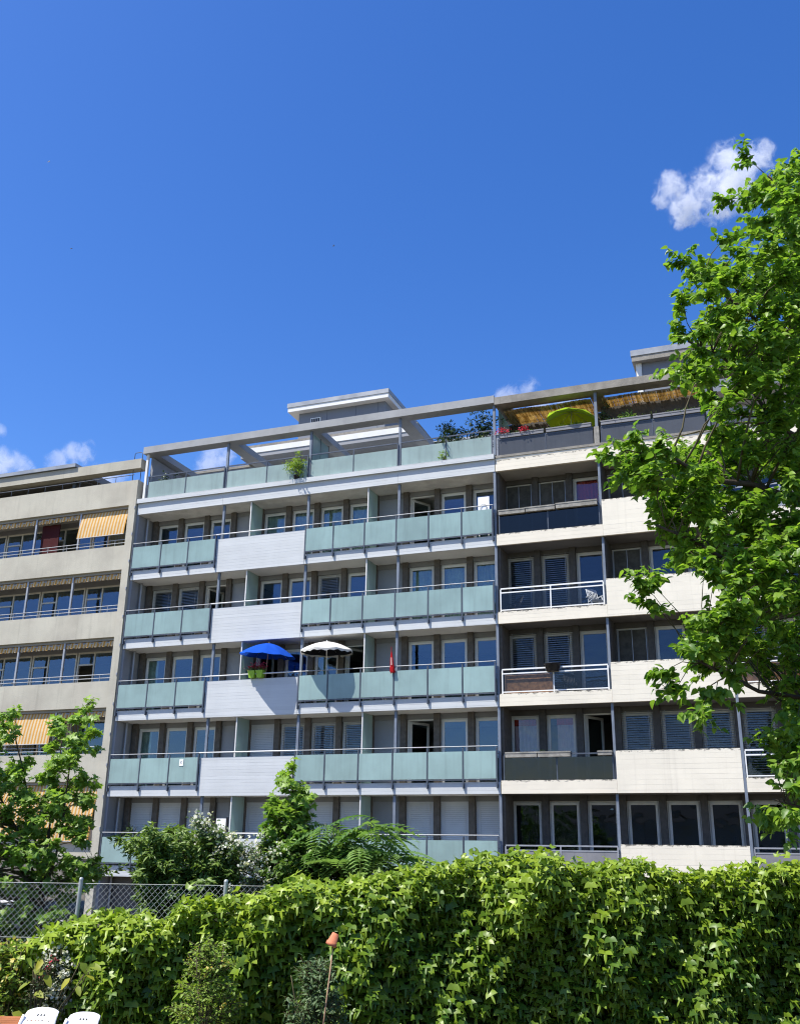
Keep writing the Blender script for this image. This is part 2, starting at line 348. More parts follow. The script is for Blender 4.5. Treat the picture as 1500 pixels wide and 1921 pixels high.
def frames(nrm, tip):
    z = nrm/np.linalg.norm(nrm, axis=1, keepdims=True)
    y = tip - (tip*z).sum(1, keepdims=True)*z; y /= np.maximum(np.linalg.norm(y, axis=1, keepdims=True), 1e-6)
    x = np.cross(y, z); return np.stack([x, y, z], 2)               # columns
def leaf_mesh(name, tpl, pos, nrm, tip, size, tone, mat):
    V, Fs = tpl; n = len(pos); Rm = frames(nrm, tip)
    W = np.einsum('nij,vj->nvi', Rm, V)*size[:, None, None] + pos[:, None, :]
    nv = len(V); Fa = (Fs[None] + (np.arange(n)*nv)[:, None, None]).reshape(-1, 3)
    me = bpy.data.meshes.new(name); me.vertices.add(n*nv); me.vertices.foreach_set('co', W.reshape(-1))
    me.loops.add(len(Fa)*3); me.loops.foreach_set('vertex_index', Fa.reshape(-1).astype(np.int32))
    me.polygons.add(len(Fa)); me.polygons.foreach_set('loop_start', (np.arange(len(Fa))*3).astype(np.int32))
    me.polygons.foreach_set('use_smooth', np.ones(len(Fa), bool))
    a = me.attributes.new('tone', 'FLOAT', 'POINT'); a.data.foreach_set('value', np.repeat(np.clip(tone, 0, 1), nv).astype(np.float32))
    me.materials.append(mat); me.update(calc_edges=True); return me
def leaf_objs(name, tpl, pos, nrm, tip, size, tone, mat, parent, levels=6):
    """single leaves as parts that share a few meshes"""
    lv = np.linspace(0.1, 0.95, levels); mesh = []
    for q in lv:
        mesh.append(leaf_mesh(name, tpl, np.zeros((1, 3)), np.array([[0, 0, 1.]]), np.array([[0, 1., 0]]), np.ones(1), np.array([q]), mat))
    Rm = frames(nrm, tip); inv = pw(parent).inverted()
    for i in range(len(pos)):
        o = bpy.data.objects.new(name, mesh[int(np.argmin(abs(lv-tone[i])))]); col.objects.link(o); o.parent = parent; o.matrix_parent_inverse = inv
        A = Matrix([list(Rm[i][k]*size[i])+[pos[i][k]] for k in range(3)] + [[0, 0, 0, 1]])
        o.matrix_basis = A
def rnd(n, a=-1.0, b=1.0): return rng.uniform(a, b, (n, 3))

# ------------------------------------------------------------------ ground
g = MB().box(-160, 160, -120, 200, GZ-0.5, GZ).build('ground', m_soil); tag(g, kind='structure')

# ------------------------------------------------------------------ windows (shared meshes, origin at the sill centre)
MOD = 1.24865; BAY = 3*MOD; Z0 = 2.4; FH_ = 2.8
S = {k: Z0 + FH_*(k-1) for k in range(1, 8)}
WW, WH = 1.03, 2.30
def ring(w_, h_, t, y0, y1):
    b = MB(); b.box(-w_/2, -w_/2+t, y0, y1, 0, h_); b.box(w_/2-t, w_/2, y0, y1, 0, h_)
    b.box(-w_/2+t, w_/2-t, y0, y1, 0, t); b.box(-w_/2+t, w_/2-t, y0, y1, h_-t, h_); return b
def sash_ring(w_, h_, t):
    b = ring(w_, h_, 0.055, -0.02, 0.06)
    i = ring(w_-0.11, h_-0.11, t, -0.05, 0.02)
    i.v = [(x, y, z+0.055) for x, y, z in i.v]
    b.add(i.v, i.f); return b
FR = {}
for nm, mt in (('w', m_wframe), ('o', m_wold)):
    FR[nm] = sash_ring(WW, WH, 0.075).mesh('window', mt)
FR['wo'] = ring(WW, WH, 0.055, -0.02, 0.06).mesh('window', m_wframe); FR['oo'] = ring(WW, WH, 0.055, -0.02, 0.06).mesh('window', m_wold)
PANE = {'w': MB().box(-0.40, 0.40, -0.008, 0.008, 0.13, WH-0.13).mesh('pane', m_pane), 'o': MB().box(-0.40, 0.40, -0.008, 0.008, 0.13, WH-0.13).mesh('pane', m_pane1)}
sb = ring(0.90, WH-0.12, 0.08, -0.03, 0.03); sb.v = [(x+0.45, y, z+0.06) for x, y, z in sb.v]; SASH = {'w': sb.mesh('open_sash', m_wframe), 'o': sb.mesh('open_sash', m_wold)}
SPANE = MB().box(0.085, 0.815, -0.008, 0.008, 0.15, WH-0.15).mesh('pane', m_pane)
def slat_mesh(h0, h1, w_, ang, mt, pitch=0.062, depth=0.058):
    b = MB(); z = h1; c, s_ = math.cos(ang)*depth/2, math.sin(ang)*depth/2
    while z > h0:
        b.add([(-w_/2, -c, z-s_), (w_/2, -c, z-s_), (w_/2, c, z+s_), (-w_/2, c, z+s_), (-w_/2, -c, z-s_-0.004), (w_/2, -c, z-s_-0.004), (w_/2, c, z+s_-0.004), (-w_/2, c, z+s_-0.004)],
              [(0, 1, 2, 3), (7, 6, 5, 4), (0, 4, 5, 1), (2, 6, 7, 3)]); z -= pitch
    for x in (-w_*0.36, w_*0.36): b.box(x-0.006, x+0.006, -0.036, -0.031, h0, h1)
    return b.mesh('blind_slats', mt)
BL = {'B': slat_mesh(0.05, WH-0.02, 1.0, math.radians(72), m_slatw), 'b': slat_mesh(0.05, WH-0.05, 0.86, math.radians(22), m_slatg),
      'R': slat_mesh(0.05, WH+0.02, 1.01, math.radians(18), m_slatg, 0.075, 0.066)}
def curtain_mesh(x0, x1, z0, z1, mt, amp=0.025, n=26):
    b = MB(); V = []
    for i in range(n+1):
        x = x0+(x1-x0)*i/n; y = 0.09+amp*math.sin(i*1.7)+amp*0.5*math.sin(i*0.9+1)
        V += [(x, y, z0), (x, y, z1)]
    return b.add(V, [(2*i, 2*i+2, 2*i+3, 2*i+1) for i in range(n)], True).mesh('curtain', mt)
CU = {'c': curtain_mesh(-0.46, 0.46, 0.1, WH-0.1, m_sheer), 'h': curtain_mesh(-0.46, 0.0, 0.1, WH-0.1, m_sheer), 'p': curtain_mesh(-0.46, 0.46, 0.1, WH-0.1, m_pink), 'q': curtain_mesh(-0.18, 0.46, 0.1, WH-0.1, m_pink), 'r': curtain_mesh(-0.46, 0.46, 1.3, WH-0.1, m_redc)}
vb = MB(); vb.box(-0.44, -0.01, -0.03, -0.02, 0.05, WH-0.08); vb.box(0.01, 0.44, -0.03, -0.02, 0.05, WH-0.08); VBL = vb.mesh('fabric_screen', m_vblind)
vg = MB()
for x in (-0.46, 0.0, 0.46): vg.box(x-0.009, x+0.009, -0.045, -0.015, 0.05, WH-0.05)
VGD = vg.mesh('guide_rail', m_gmetal)
HND = MB().box(-0.012, 0.012, -0.09, -0.05, 1.0, 1.13).mesh('handle', m_gmetal)
def window(par, x, z, kind, st='w', Y=1.2):
    op = kind in 'ox'
    wdw = link('window', FR[st+'o'] if op else FR[st], par, (x, Y, z))
    if op:
        sgn = 62 if kind == 'o' else 78
        s_ = link('open_sash', SASH[st], wdw, (x-0.45, Y+0.05, z), (0, 0, math.radians(sgn)))
        link('pane', SPANE, wdw, (x-0.45, Y+0.05, z), (0, 0, math.radians(sgn)))
    else:
        link('pane', PANE[st], wdw, (x, Y-0.015, z))
    if kind in BL:
        tag(link('blind', BL[kind], wdw, (x, Y-0.085, z)), kind='stuff')
    if kind in CU: link('curtain', CU[kind], wdw, (x, Y, z))
    if kind == 'v': link('fabric_screen', VBL, wdw, (x, Y-0.05, z)); link('guide_rail', VGD, wdw, (x, Y-0.05, z))
    if kind == 'p' or kind == 'q':
        link('valance', VAL[kind], wdw, (x, Y-0.05, z))
    return wdw
VAL = {'p': curtain_mesh(-0.46, 0.46, WH-0.34, WH-0.1, m_redc, 0.02), 'q': curtain_mesh(-0.18, 0.46, WH-0.34, WH-0.1, m_redc, 0.02)}

# ------------------------------------------------------------------ middle building
XL, XR = -4.03, 11.235
MBD = tag(empty('apartment_building', (3.6, 0, GZ)), 'light grey painted apartment block with frosted green glass balconies, in the middle', 'building', 'joined apartment blocks')
def slab(par, x0, x1, z, msoff, depth=9.0, y0=0.10, th=0.30):
    box('floor_slab', msoff, par, x0, x1, y0, depth, z+0.003, z+th)
for k in range(1, 7): slab(MBD, XL+0.06, XR-0.004, S[k], m_peel if k == 6 else m_msoff, th=0.3)
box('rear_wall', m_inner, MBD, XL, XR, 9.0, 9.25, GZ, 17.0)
box('roof_slab', m_roofg, MBD, XL+0.08, XR-0.01, 0.16, 9.0, 16.72, 16.84)
box('side_wall', m_side, MBD, XL-0.06, XL+0.06, 0.06, 9.0, GZ, 16.82)
box('basement_wall', m_base, MBD, XL+0.06, XR, 0.7, 0.9, GZ, Z0)
MW = {5: 'ggg.cccc.ogg', 4: 'bbx.ggbg.ccc', 3: 'hgg.xgho.ggg', 2: 'hgg.Bbbb.ogg', 1: 'BBB.BBBB.BBB'}
PILM = MB().box(-0.11, 0.11, 1.0, 1.36, 0.30, 2.80).mesh('pillar', m_pillar)
LINM = MB().box(-WW/2-0.0, WW/2+0.0, 1.10, 1.34, 2.62, 2.80).mesh('lintel', m_lintel)
PANM = MB().box(-WW/2, WW/2, 1.14, 1.30, 0.30, 2.62).mesh('wall_panel', m_panel)
SILM = MB().box(-WW/2, WW/2, 1.12, 1.30, 0.28, 0.325).mesh('threshold', m_lintel)
OX = -0.05
PILR = MB().box(-0.11, 0.11, 1.0, 1.36, 0.30, 2.80).mesh('pillar', m_rpil); LINR = MB().box(-WW/2, WW/2, 1.10, 1.34, 2.62, 2.80).mesh('lintel', m_rlin)
def back_wall(par, ks, codes, s, st):
    for k, c in zip(ks, codes):
        xc = (k+0.5)*MOD+OX
        link('lintel', LINM if st == 'w' else LINR, par, (xc, 0, s)); link('threshold', SILM, par, (xc, 0, s))
        if c == '.': link('wall_panel', PANM, par, (xc, 0, s))
        else: window(par, xc, s+0.325, c, st)
    for k in list(ks)+[ks[-1]+1]:
        link('pillar', PILM if st == 'w' else PILR, par, (k*MOD+OX, 0, s))
for k in range(1, 6):
    s = S[k]
    back_wall(MBD, list(range(-3, 9)), MW[k], s, 'w')
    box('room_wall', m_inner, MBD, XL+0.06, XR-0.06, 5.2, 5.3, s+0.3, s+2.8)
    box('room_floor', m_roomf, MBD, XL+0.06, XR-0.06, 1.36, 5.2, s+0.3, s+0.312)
    for x in (0.45, 6.7): box('room_divider', m_inner, MBD, x, x+0.12, 1.36, 5.2, s+0.3, s+2.8)
    for x in (1.27, 6.27):                                  # frosted screens between the flats
        pa = box('partition', m_frostl, MBD, x-0.012, x+0.012, 0.10, 1.0, s+0.34, s+2.79)
        box('frame', m_white, pa, x-0.02, x+0.02, 0.075, 0.10, s+0.31, s+2.80)
# fascias, parapet and glass railings of each storey
def rail_tube(x0, x1, z, y, r=0.017, mat=m_rail):
    return MB().tube((x0, y, z), (x1, y, z), r, n=10).mesh('handrail', mat)
GY = -0.075
for k in range(1, 6):
    s = S[k]
    for x0, x1 in ((XL, -0.105), (3.735, 7.487), (7.493, XR-0.012)): box('fascia', m_paint, MBD, x0, x1, 0.0, 0.10, s, s+0.37)
    box('parapet', m_paint, MBD, -0.10, 3.73, -0.012, 0.10, s-0.004, s+1.345)
    hr = link('railing', rail_tube(XL+0.03, XR-0.08, s+1.515, GY+0.01), MBD)
    for grp in ((-4.0, -2.64, -1.37, -0.13), (3.79, 4.95, 6.22, 7.48, 8.73, 9.98, 11.13)):
        for i, x in enumerate(grp):
            pb = MB(); pb.box(x-0.022, x+0.022, GY-0.02, GY+0.035, s+0.17, s+1.47); pb.tube((x, GY+0.01, s+1.46), (x, GY+0.01, s+1.50), 0.012)
            pb.box(x-0.035, x+0.035, GY+0.036, 0.0, s+0.19, s+0.30)
            pb.build('railing_post', m_steel, hr)
            if i < len(grp)-1:
                x1 = grp[i+1]
                box('glass_panel', m_frost, hr, x+0.03, x1-0.03, GY-0.008, GY+0.008, s+0.475, s+1.355)
                box('bottom_rail', m_steel, hr, x+0.022, x1-0.022, GY-0.014, GY+0.02, s+0.425, s+0.462)
    MB().tube((-0.12, GY+0.01, s+1.516), (3.9, GY+0.01, s+1.516), 0.024, n=10).build('rail_sleeve', m_white, hr)
    for x in (-0.02, 3.757, 7.49):
        rr = MB().tube((x, GY+0.01, s+1.5), (x, 0.06, s+1.5), 0.012).build('bracket', m_steel, hr)
for k in range(1, 6):                                       # slender columns, and the wall that ends the block
    s = S[k]
    for x in (0.02, 3.76, 7.50): box('column', m_colm, MBD, x-0.045, x+0.045, 0.105, 0.195, s+0.3, s+2.80)
    box('column', m_colm, MBD, 11.16, 11.25, 0.02, 0.11, s+0.372, s+2.80)
    box('end_wall', m_pillar, MBD, 11.19, 11.33, 0.16, 1.3, s+0.30, s+2.803)
MB().tube((XL+0.18, 0.55, GZ), (XL+0.18, 0.55, 16.4), 0.045, n=10).build('downpipe', m_gmetal, MBD)
# roof terrace
for x0, x1 in ((XL, -0.004), (0.004, 7.487), (7.493, XR-0.012)): box('fascia', m_paint, MBD, x0, x1, 0.0, 0.12, 16.4, 16.87)
box('terrace_ledge', m_paint, MBD, XL-0.02, XR-0.012, -0.09, 0.155, 16.873, 17.06)
tp = [-3.68, -1.86, -0.06, 0.06, 1.88, 3.68, 3.80, 5.62, 7.44, 7.56, 9.35, 11.12]
tr = MB()
for a, b_ in ((-3.72, -0.06), (0.06, 3.68), (3.80, 7.44), (7.56, 11.14)): tr.box(a, b_, 0.05, 0.085, 18.03, 18.075)
tr = tr.build('terrace_railing', m_steel, MBD)
for i, x in enumerate(tp):
    box('railing_post', m_steel, tr, x-0.02, x+0.02, 0.05, 0.09, 17.06, 18.03)
    if i < len(tp)-1 and tp[i+1]-x > 0.5: box('glass_panel', m_frostl, tr, x+0.025, tp[i+1]-0.025, 0.062, 0.076, 17.13, 17.82)
for x in (0.0, 3.74, 7.50): box('column', m_colm, MBD, x-0.045, x+0.045, 0.10, 0.19, 17.06, 19.10)
box('column', m_colm, MBD, 11.17, 11.26, 0.06, 0.15, 17.065, 19.04)
box('column', m_white, MBD, -3.90, -3.80, 0.05, 0.15, 17.06, 19.10)
box('end_wall', m_side, MBD, -3.90, -3.78, 0.4, 4.0, 16.84, 19.04)
pg = MB().box(XL+0.02, XR+0.02, -0.06, 0.45, 19.10, 19.40).build('pergola', m_beam, MBD)
for x0, x1 in ((-3.98, -3.50), (-0.25, 0.25), (3.50, 3.98), (7.25, 7.75)): box('cross_beam', m_beam, pg, x0, x1, 0.45, 3.6, 19.105, 19.38)
tp_ = box('terrace_screen', m_frost, MBD, 3.735, 3.755, 0.24, 1.7, 17.15, 19.05)
for a in ((0.20, 0.24), (0.95, 0.98), (1.70, 1.74)): box('frame', m_steel, tp_, 3.725, 3.765, a[0], a[1], 17.0, 19.09)
# attic storey behind the terrace
at = MB().box(-1.0, 6.6, 4.7, 9.0, 16.85, 19.93).build('attic', m_panel, MBD)
box('attic_wall', m_side, at, -4.9, -1.004, 4.4, 8.9, 16.85, 19.85); box('coping', m_rbeam, at, -4.95, -1.01, 4.35, 8.9, 19.85, 19.97)
box('roof', m_panel, at, -1.45, 6.95, 3.55, 9.1, 19.93, 20.12); box('roof_edge', m_white, at, -1.48, 6.98, 3.52, 9.12, 20.12, 20.37); box('roof_cap', m_rbeam, at, -1.46, 6.96, 3.54, 9.1, 20.37, 20.50)
for i in range(5): 
    wf = box('window', m_wframe, at, -0.6+i*1.45, 0.7+i*1.45, 4.66, 4.70, 17.9, 19.2); box('pane', m_pane, wf, -0.52+i*1.45, 0.62+i*1.45, 4.64, 4.657, 17.98, 19.12)
box('attic_wall', m_side, at, 6.62, 11.2, 5.2, 8.9, 16.85, 20.15); box('coping', m_roofg, at, 6.62, 11.25, 5.15, 8.9, 20.15, 20.25)
ph = MB().box(0.95, 5.15, 4.35, 8.6, 20.505, 22.12).build('stairwell_penthouse', m_pent, MBD)
box('roof', m_white, ph, 0.55, 5.42, 4.0, 9.0, 22.12, 22.33); box('roof_cap', m_roofg, ph, 0.52, 5.45, 3.97, 9.03, 22.33, 22.53)
for x in (2.35, 3.75, 4.8): box('cladding_joint', m_steel, ph, x-0.006, x+0.006, 4.343, 4.352, 20.55, 22.1)
vt = MB().box(1.55, 2.05, 4.315, 4.349, 21.55, 21.80).build('vent', m_wmetal, ph)
vb_ = MB()
for i in range(5): vb_.box(1.59+i*0.088, 1.655+i*0.088, 4.305, 4.314, 21.59, 21.76)
vb_.build('grille', m_dpot, ph)

# ------------------------------------------------------------------ right building
XE = 22.55
RBD = tag(empty('apartment_building', (16.8, 0, GZ)), 'weathered cream concrete apartment block on the right, partly hidden by the tall leafy tree', 'building', 'joined apartment blocks')
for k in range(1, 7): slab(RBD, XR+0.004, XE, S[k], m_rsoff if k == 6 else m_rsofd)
box('rear_wall', m_inner, RBD, XR+0.004, XE, 9.0, 9.25, GZ, 17.0); box('basement_wall', m_base, RBD, XR+0.004, XE, 0.7, 0.9, GZ, Z0)
box('side_wall', m_cream, RBD, XE, XE+0.15, 0.0, 9.2, GZ, 17.0)
RW = {5: 'vvrvvgggg', 4: 'RRgvggRgg', 3: 'RRgvggRgg', 2: 'pqoRRRRRg', 1: 'ggggggggg'}
for k in range(1, 6):
    s = S[k]
    back_wall(RBD, list(range(9, 18)), RW[k], s, 'o')
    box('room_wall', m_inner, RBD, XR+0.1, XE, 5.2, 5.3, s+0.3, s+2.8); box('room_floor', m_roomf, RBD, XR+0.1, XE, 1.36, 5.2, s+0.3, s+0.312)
    for x in (14.9, 18.6): box('room_divider', m_inner, RBD, x, x+0.12, 1.37, 5.2, s+0.3, s+2.8)
    box('fascia', m_creamf, RBD, XR+0.012, 14.962, 0.0, 0.10, s, s+0.415)
    box('parapet', m_cream, RBD, 14.968, 18.70, -0.008, 0.10, s-0.003, s+1.285)
    box('fascia', m_creamf, RBD, 18.79, XE, 0.0, 0.10, s, s+0.415)
    box('column', m_colm, RBD, 14.885, 14.965, 0.105, 0.19, s+0.30, s+2.80)
    box('column', m_colm, RBD, 18.703, 18.787, 0.0, 0.09, s, s+2.797)
    if k in (5, 4, 3): box('partition', m_rpil, RBD, 14.93, 15.0, 0.2, 1.0, s+0.3, s+2.8)
    # railings: thin frame with panels
    for (xa, xb) in ((11.345, 14.87), (18.82, XE-0.05)):
        style = {4: 'white', 3: 'white', 2: 'dark', 5: 'dark', 1: 'grey'}[k] if xa < 12 else {1: 'grey', 5: 'grey'}.get(k, 'white')
        mt = {'white': m_wmetal, 'dark': m_steel, 'grey': m_gmetal}[style]
        fr = MB().box(xa, xb, 0.02, 0.055, s+1.20, s+1.245)
        if style != 'dark': fr.box(xa, xb, 0.022, 0.053, s+1.06, s+1.10); fr.box(xa, xb, 0.022, 0.053, s+0.45, s+0.485)
        ro = fr.build('railing', mt, RBD); xm = (xa+xb)/2 - (0.02 if style != 'grey' else -0.0)
        for x in (xa, xm, xb): box('railing_post', mt, ro, x-0.02, x+0.02, 0.0205, 0.0545, s+0.4155, s+1.2)
        top = s+1.06 if style != 'dark' else s+1.12
        for a, b_ in ((xa+0.022, xm-0.022), (xm+0.022, xb-0.022)):
            box('glass_panel', {'white': m_clear, 'dark': m_smoke, 'grey': m_gpanel}[style], ro, a, b_, 0.032, 0.042, s+0.486 if style != 'dark' else s+0.43, top)
# roof terrace of the right building
box('fascia', m_creamf, RBD, XR+0.012, XE, 0.0, 0.12, 16.4, 16.90); box('terrace_ledge', m_rbeam, RBD, XR+0.012, XE, -0.03, 0.155, 16.903, 16.99)
box('roof_slab', m_roofg, RBD, XR+0.01, XE, 0.16, 9.0, 16.72, 16.84)
tr2 = MB().box(XR+0.1, 14.80, 0.03, 0.07, 17.60, 17.66); tr2.box(15.08, 18.60, 0.03, 0.07, 17.60, 17.66); tr2.box(18.8, XE, 0.03, 0.07, 17.60, 17.66)
tr2 = tr2.build('terrace_railing', m_steel, RBD)
for a, b_ in ((11.38, 13.10), (13.13, 14.80), (15.10, 16.83), (16.86, 18.58), (18.82, 20.6), (20.63, 22.5)):
    box('glass_panel', m_frostd, tr2, a, b_, 0.04, 0.055, 17.02, 17.598); box('railing_post', m_steel, tr2, a-0.03, a-0.002, 0.03, 0.07, 16.99, 17.60)
for x in (14.93, 18.69): box('column', m_colm, RBD, x-0.05, x+0.05, 0.10, 0.20, 16.99, 19.02)
box('downpipe', m_box, RBD, 14.84, 15.02, 0.0, 0.09, 16.99, 17.64)
pr_ = MB().box(XR+0.03, XE, -0.06, 0.50, 19.02, 19.31).build('pergola', m_rbeam, RBD)
for x in (11.30, 14.7, 18.45): box('cross_beam', m_rbeam, pr_, x, x+0.45, 0.50, 1.9, 19.025, 19.18)
box('terrace_wall', m_rpil, RBD, XR+0.1, 14.94, 1.72, 1.85, 16.84, 18.93); box('terrace_wall', m_rpil, RBD, 14.945, XE, 1.28, 1.85, 16.84, 18.93)
box('terrace_screen', m_frost, RBD, XR+0.10, XR+0.12, 0.25, 1.7, 17.0, 18.95)
pr2 = MB().box(16.2, 22.0, 4.3, 8.6, 17.0, 22.02).build('stairwell_penthouse', m_pent, RBD)
box('corner_column', m_white, pr2, 15.98, 16.197, 4.25, 8.6, 17.0, 22.02)
box('roof', m_rbeam, pr2, 15.86, 22.4, 4.0, 9.0, 22.02, 22.25); box('roof_cap', m_roofg, pr2, 15.83, 22.43, 3.97, 9.03, 22.25, 22.50)
v2 = MB().box(16.95, 17.52, 4.26, 4.298, 21.35, 21.66).build('vent', m_wmetal, pr2)
vb_ = MB()
for i in range(6): vb_.box(17.0+i*0.081, 17.055+i*0.081, 4.25, 4.259, 21.40, 21.61)
vb_.build('grille', m_dpot, pr2)
# ------------------------------------------------------------------ left building
LX0 = -19.0; LXR = -4.42
LBD = tag(empty('apartment_building', (-9.5, 0, GZ)), 'beige concrete apartment block with orange striped awnings, at the left edge', 'building', 'joined apartment blocks')
LB = [2.97, 5.75, 8.53, 11.31, 14.09, 16.87]
fin = MB().box(LXR, -4.09, -0.10, 9.0, GZ, 17.93).build('end_wall', m_beige, LBD)
for z in np.arange(4.0, 17.5, 1.15): box('clamp', m_gmetal, fin, -4.13, -4.086, -0.13, -0.10, z, z+0.10)
LPX = [-4.50, -6.95, -9.27, -11.6, -13.93, -16.26, -18.6]
def awning(par, x0, x1, ztop, drop, out, val=True):
    """cloth from the roller under the slab down to the front bar"""
    n = 14; b = MB(); V = []
    for j in range(7):
        u = j/6; y = 0.16 - out*u - 0.03*math.sin(math.pi*u); z = ztop - drop*u
        for i in range(n+1): V.append((x0+(x1-x0)*i/n, y + 0.008*math.sin(i*1.9+j), z))
    Fs = [(j*(n+1)+i, j*(n+1)+i+1, (j+1)*(n+1)+i+1, (j+1)*(n+1)+i) for j in range(6) for i in range(n)]
    b.add(V, Fs, True); o = b.build('awning', m_awn, par)
    yb, zb = 0.16-out, ztop-drop
    MB().tube((x0, yb, zb), (x1, yb, zb), 0.018).build('front_bar', m_gmetal, o)
    return o
def valance(par, x0, x1, ztop, h=0.20):
    n = 48; V = []
    for i in range(n+1):
        x = x0+(x1-x0)*i/n; V += [(x, 0.16+0.02*math.sin(i*0.8), ztop), (x, 0.12+0.03*math.sin(i*0.8), ztop-h-0.035*abs(math.sin(i*math.pi/4)))]
    o = MB().add(V, [(2*i, 2*i+2, 2*i+3, 2*i+1) for i in range(n)], True).build('awning', m_awn, par)
    MB().tube((x0, 0.2, ztop-0.05), (x1, 0.2, ztop-0.05), 0.05).build('roller', m_gmetal, o)
for j, zb in enumerate(LB):
    top = zb + (1.09 if j == 5 else 1.03)
    box('parapet', m_beige, LBD, LX0, LXR-0.004, -0.04, 0.09, zb, top)
    box('floor_slab', m_lsoff, LBD, LX0, LXR-0.003, 0.092, 9.0, zb-0.10, zb+0.22)
    if j == 5: break
    zs = LB[j+1]-0.10
    rl = MB(); rl.tube((LX0, 0.02, top+0.13), (LXR, 0.02, top+0.13), 0.016); rl.tube((LX0, 0.02, top+0.27), (LXR, 0.02, top+0.27), 0.018)
    rl = rl.build('railing', m_rail, LBD)
    for i in range(len(LPX)-1):
        for f_ in (0.2, 0.62): 
            x = LPX[i]+(LPX[i+1]-LPX[i])*f_; MB().tube((x, 0.02, top), (x, 0.02, top+0.26), 0.011).build('railing_post', m_rail, rl)
    for x in LPX[1:]: box('column', m_gmetal, LBD, x-0.04, x+0.04, 0.10, 0.18, zb+0.22, zs)
    box('room_wall', m_inner, LBD, LX0, LXR-0.01, 4.6, 4.7, zb+0.22, zs)
    box('lintel', m_lintel, LBD, LX0, LXR-0.01, 0.95, 1.1, zs-0.22, zs)
    for i in range(len(LPX)-1):
        xa, xb = LPX[i+1]+0.03, LPX[i]-0.03; wz, wt = zb+0.22, zs-0.22; xm = xa+0.82
        f_ = MB(); f_.box(xa, xa+0.06, 0.98, 1.06, wz, wt); f_.box(xm-0.03, xm+0.03, 0.98, 1.06, wz, wt); f_.box(xb-0.06, xb, 0.98, 1.06, wz, wt)
        f_.box(xa+0.06, xm-0.03, 0.98, 1.06, wt-0.07, wt); f_.box(xm+0.03, xb-0.06, 0.98, 1.06, wt-0.07, wt); f_.box(xa+0.06, xm-0.03, 0.98, 1.06, wt-0.55, wt-0.49)
        f_.box(xa+0.06, xm-0.03, 0.98, 1.06, wz, wz+0.07); f_.box(xm+0.03, xb-0.06, 0.98, 1.06, wz, wz+0.07)
        wf = f_.build('window', m_wold, LBD)
        if not (j == 2 and i == 0 or j == 4 and i == 1): box('pane', m_pane, wf, xa+0.06, xm-0.03, 1.01, 1.025, wz+0.07, wt-0.55)
        box('pane', m_pane, wf, xa+0.06, xm-0.03, 1.01, 1.025, wt-0.49, wt-0.07); box('pane', m_pane, wf, xm+0.03, xb-0.06, 1.01, 1.025, wz+0.07, wt-0.07)
        a0, a1 = LPX[i+1]+0.06, LPX[i]-0.05
        dr = {(4, 0): (1.14, 0.24), (1, 1): (1.22, 0.24), (1, 2): (1.2, 0.24), (0, 0): (2.05, 0.34), (0, 1): (1.9, 0.34)}.get((j, i))
        if dr: awning(LBD, a0, a1, zs-0.02, dr[0], dr[1])
        else: valance(LBD, a0, a1, zs-0.01)
box('partition', m_dred, LBD, -9.12, -8.2, 0.35, 0.39, LB[4]+0.22, LB[4]+2.45)
bm = MB().box(LX0, -4.09, -0.02, 0.42, 18.50, 18.92).build('pergola', m_beige, LBD)
box('cross_beam', m_lsoff, bm, -7.35, -7.0, 0.43, 3.5, 18.55, 18.85)
rf = MB().box(LX0, -7.45, 0.43, 9.0, 18.56, 18.86).build('roof', m_lsoff, LBD)
box('roof_edge', m_roofg, rf, LX0, -7.42, -0.12, 9.0, 18.94, 19.10)
box('attic_wall', m_lsoff, LBD, LX0, -7.6, 3.4, 3.55, 17.09, 18.56)
box('column', m_steel, LBD, -8.0, -7.84, 0.55, 0.68, 17.09, 18.56)
rl = MB(); rl.tube((LX0, 0.03, 18.24), (LXR, 0.03, 18.24), 0.018); rl = rl.build('terrace_railing', m_steel, LBD)
for x in np.arange(-18.2, -4.4, 0.92): MB().tube((x, 0.03, 17.96), (x, 0.03, 18.23), 0.011).build('railing_post', m_steel, rl)
box('terrace_floor', m_roofg, LBD, LX0, LXR-0.01, 0.1, 9.0, 17.0, 17.09)
ld = MB(); ld.path([(-4.55, 0.12, 17.9), (-4.55, 0.12, 19.22), (-4.50, 0.12, 19.27), (-4.22, 0.12, 19.27), (-4.16, 0.12, 19.2), (-4.16, 0.12, 17.95)], [0.016]*6)
ld.build('ladder_hoop', m_steel, LBD)

# ------------------------------------------------------------------ vegetation
def inpoly(P, x, y):
    c = False; j = len(P)-1
    for i in range(len(P)):
        if (P[i][1] > y) != (P[j][1] > y) and x < (P[j][0]-P[i][0])*(y-P[i][1])/(P[j][1]-P[i][1])+P[i][0]: c = not c
        j = i
    return c
def scatter(P, n, t0, t1, gap, seed, hole=None):
    """points spread through a volume whose outline in the view is P and whose depth runs t0..t1"""
    r = random.Random(seed); xs = [p[0] for p in P]; ys = [p[1] for p in P]; out = []; tries = 0
    while len(out) < n and tries < n*60:
        tries += 1; x, y = r.uniform(min(xs), max(xs)), r.uniform(min(ys), max(ys))
        if not inpoly(P, x, y): continue
        q = at_t(x, y, r.uniform(t0, t1))
        if any(abs(q-o).sum() < gap for o in out): continue
        out.append(q)
    return out
def bend(a, b_, sag, n=6, jit=0.0, r=random):
    a, b_ = np.array(a, float), np.array(b_, float); L = np.linalg.norm(b_-a); P = []
    for i in range(n+1):
        u = i/n; q = a+(b_-a)*u; q[2] += sag*L*4*u*(1-u)
        if 0 < i < n: q = q+np.array([r.uniform(-1, 1) for _ in range(3)])*jit*L
        P.append(q)
    return P
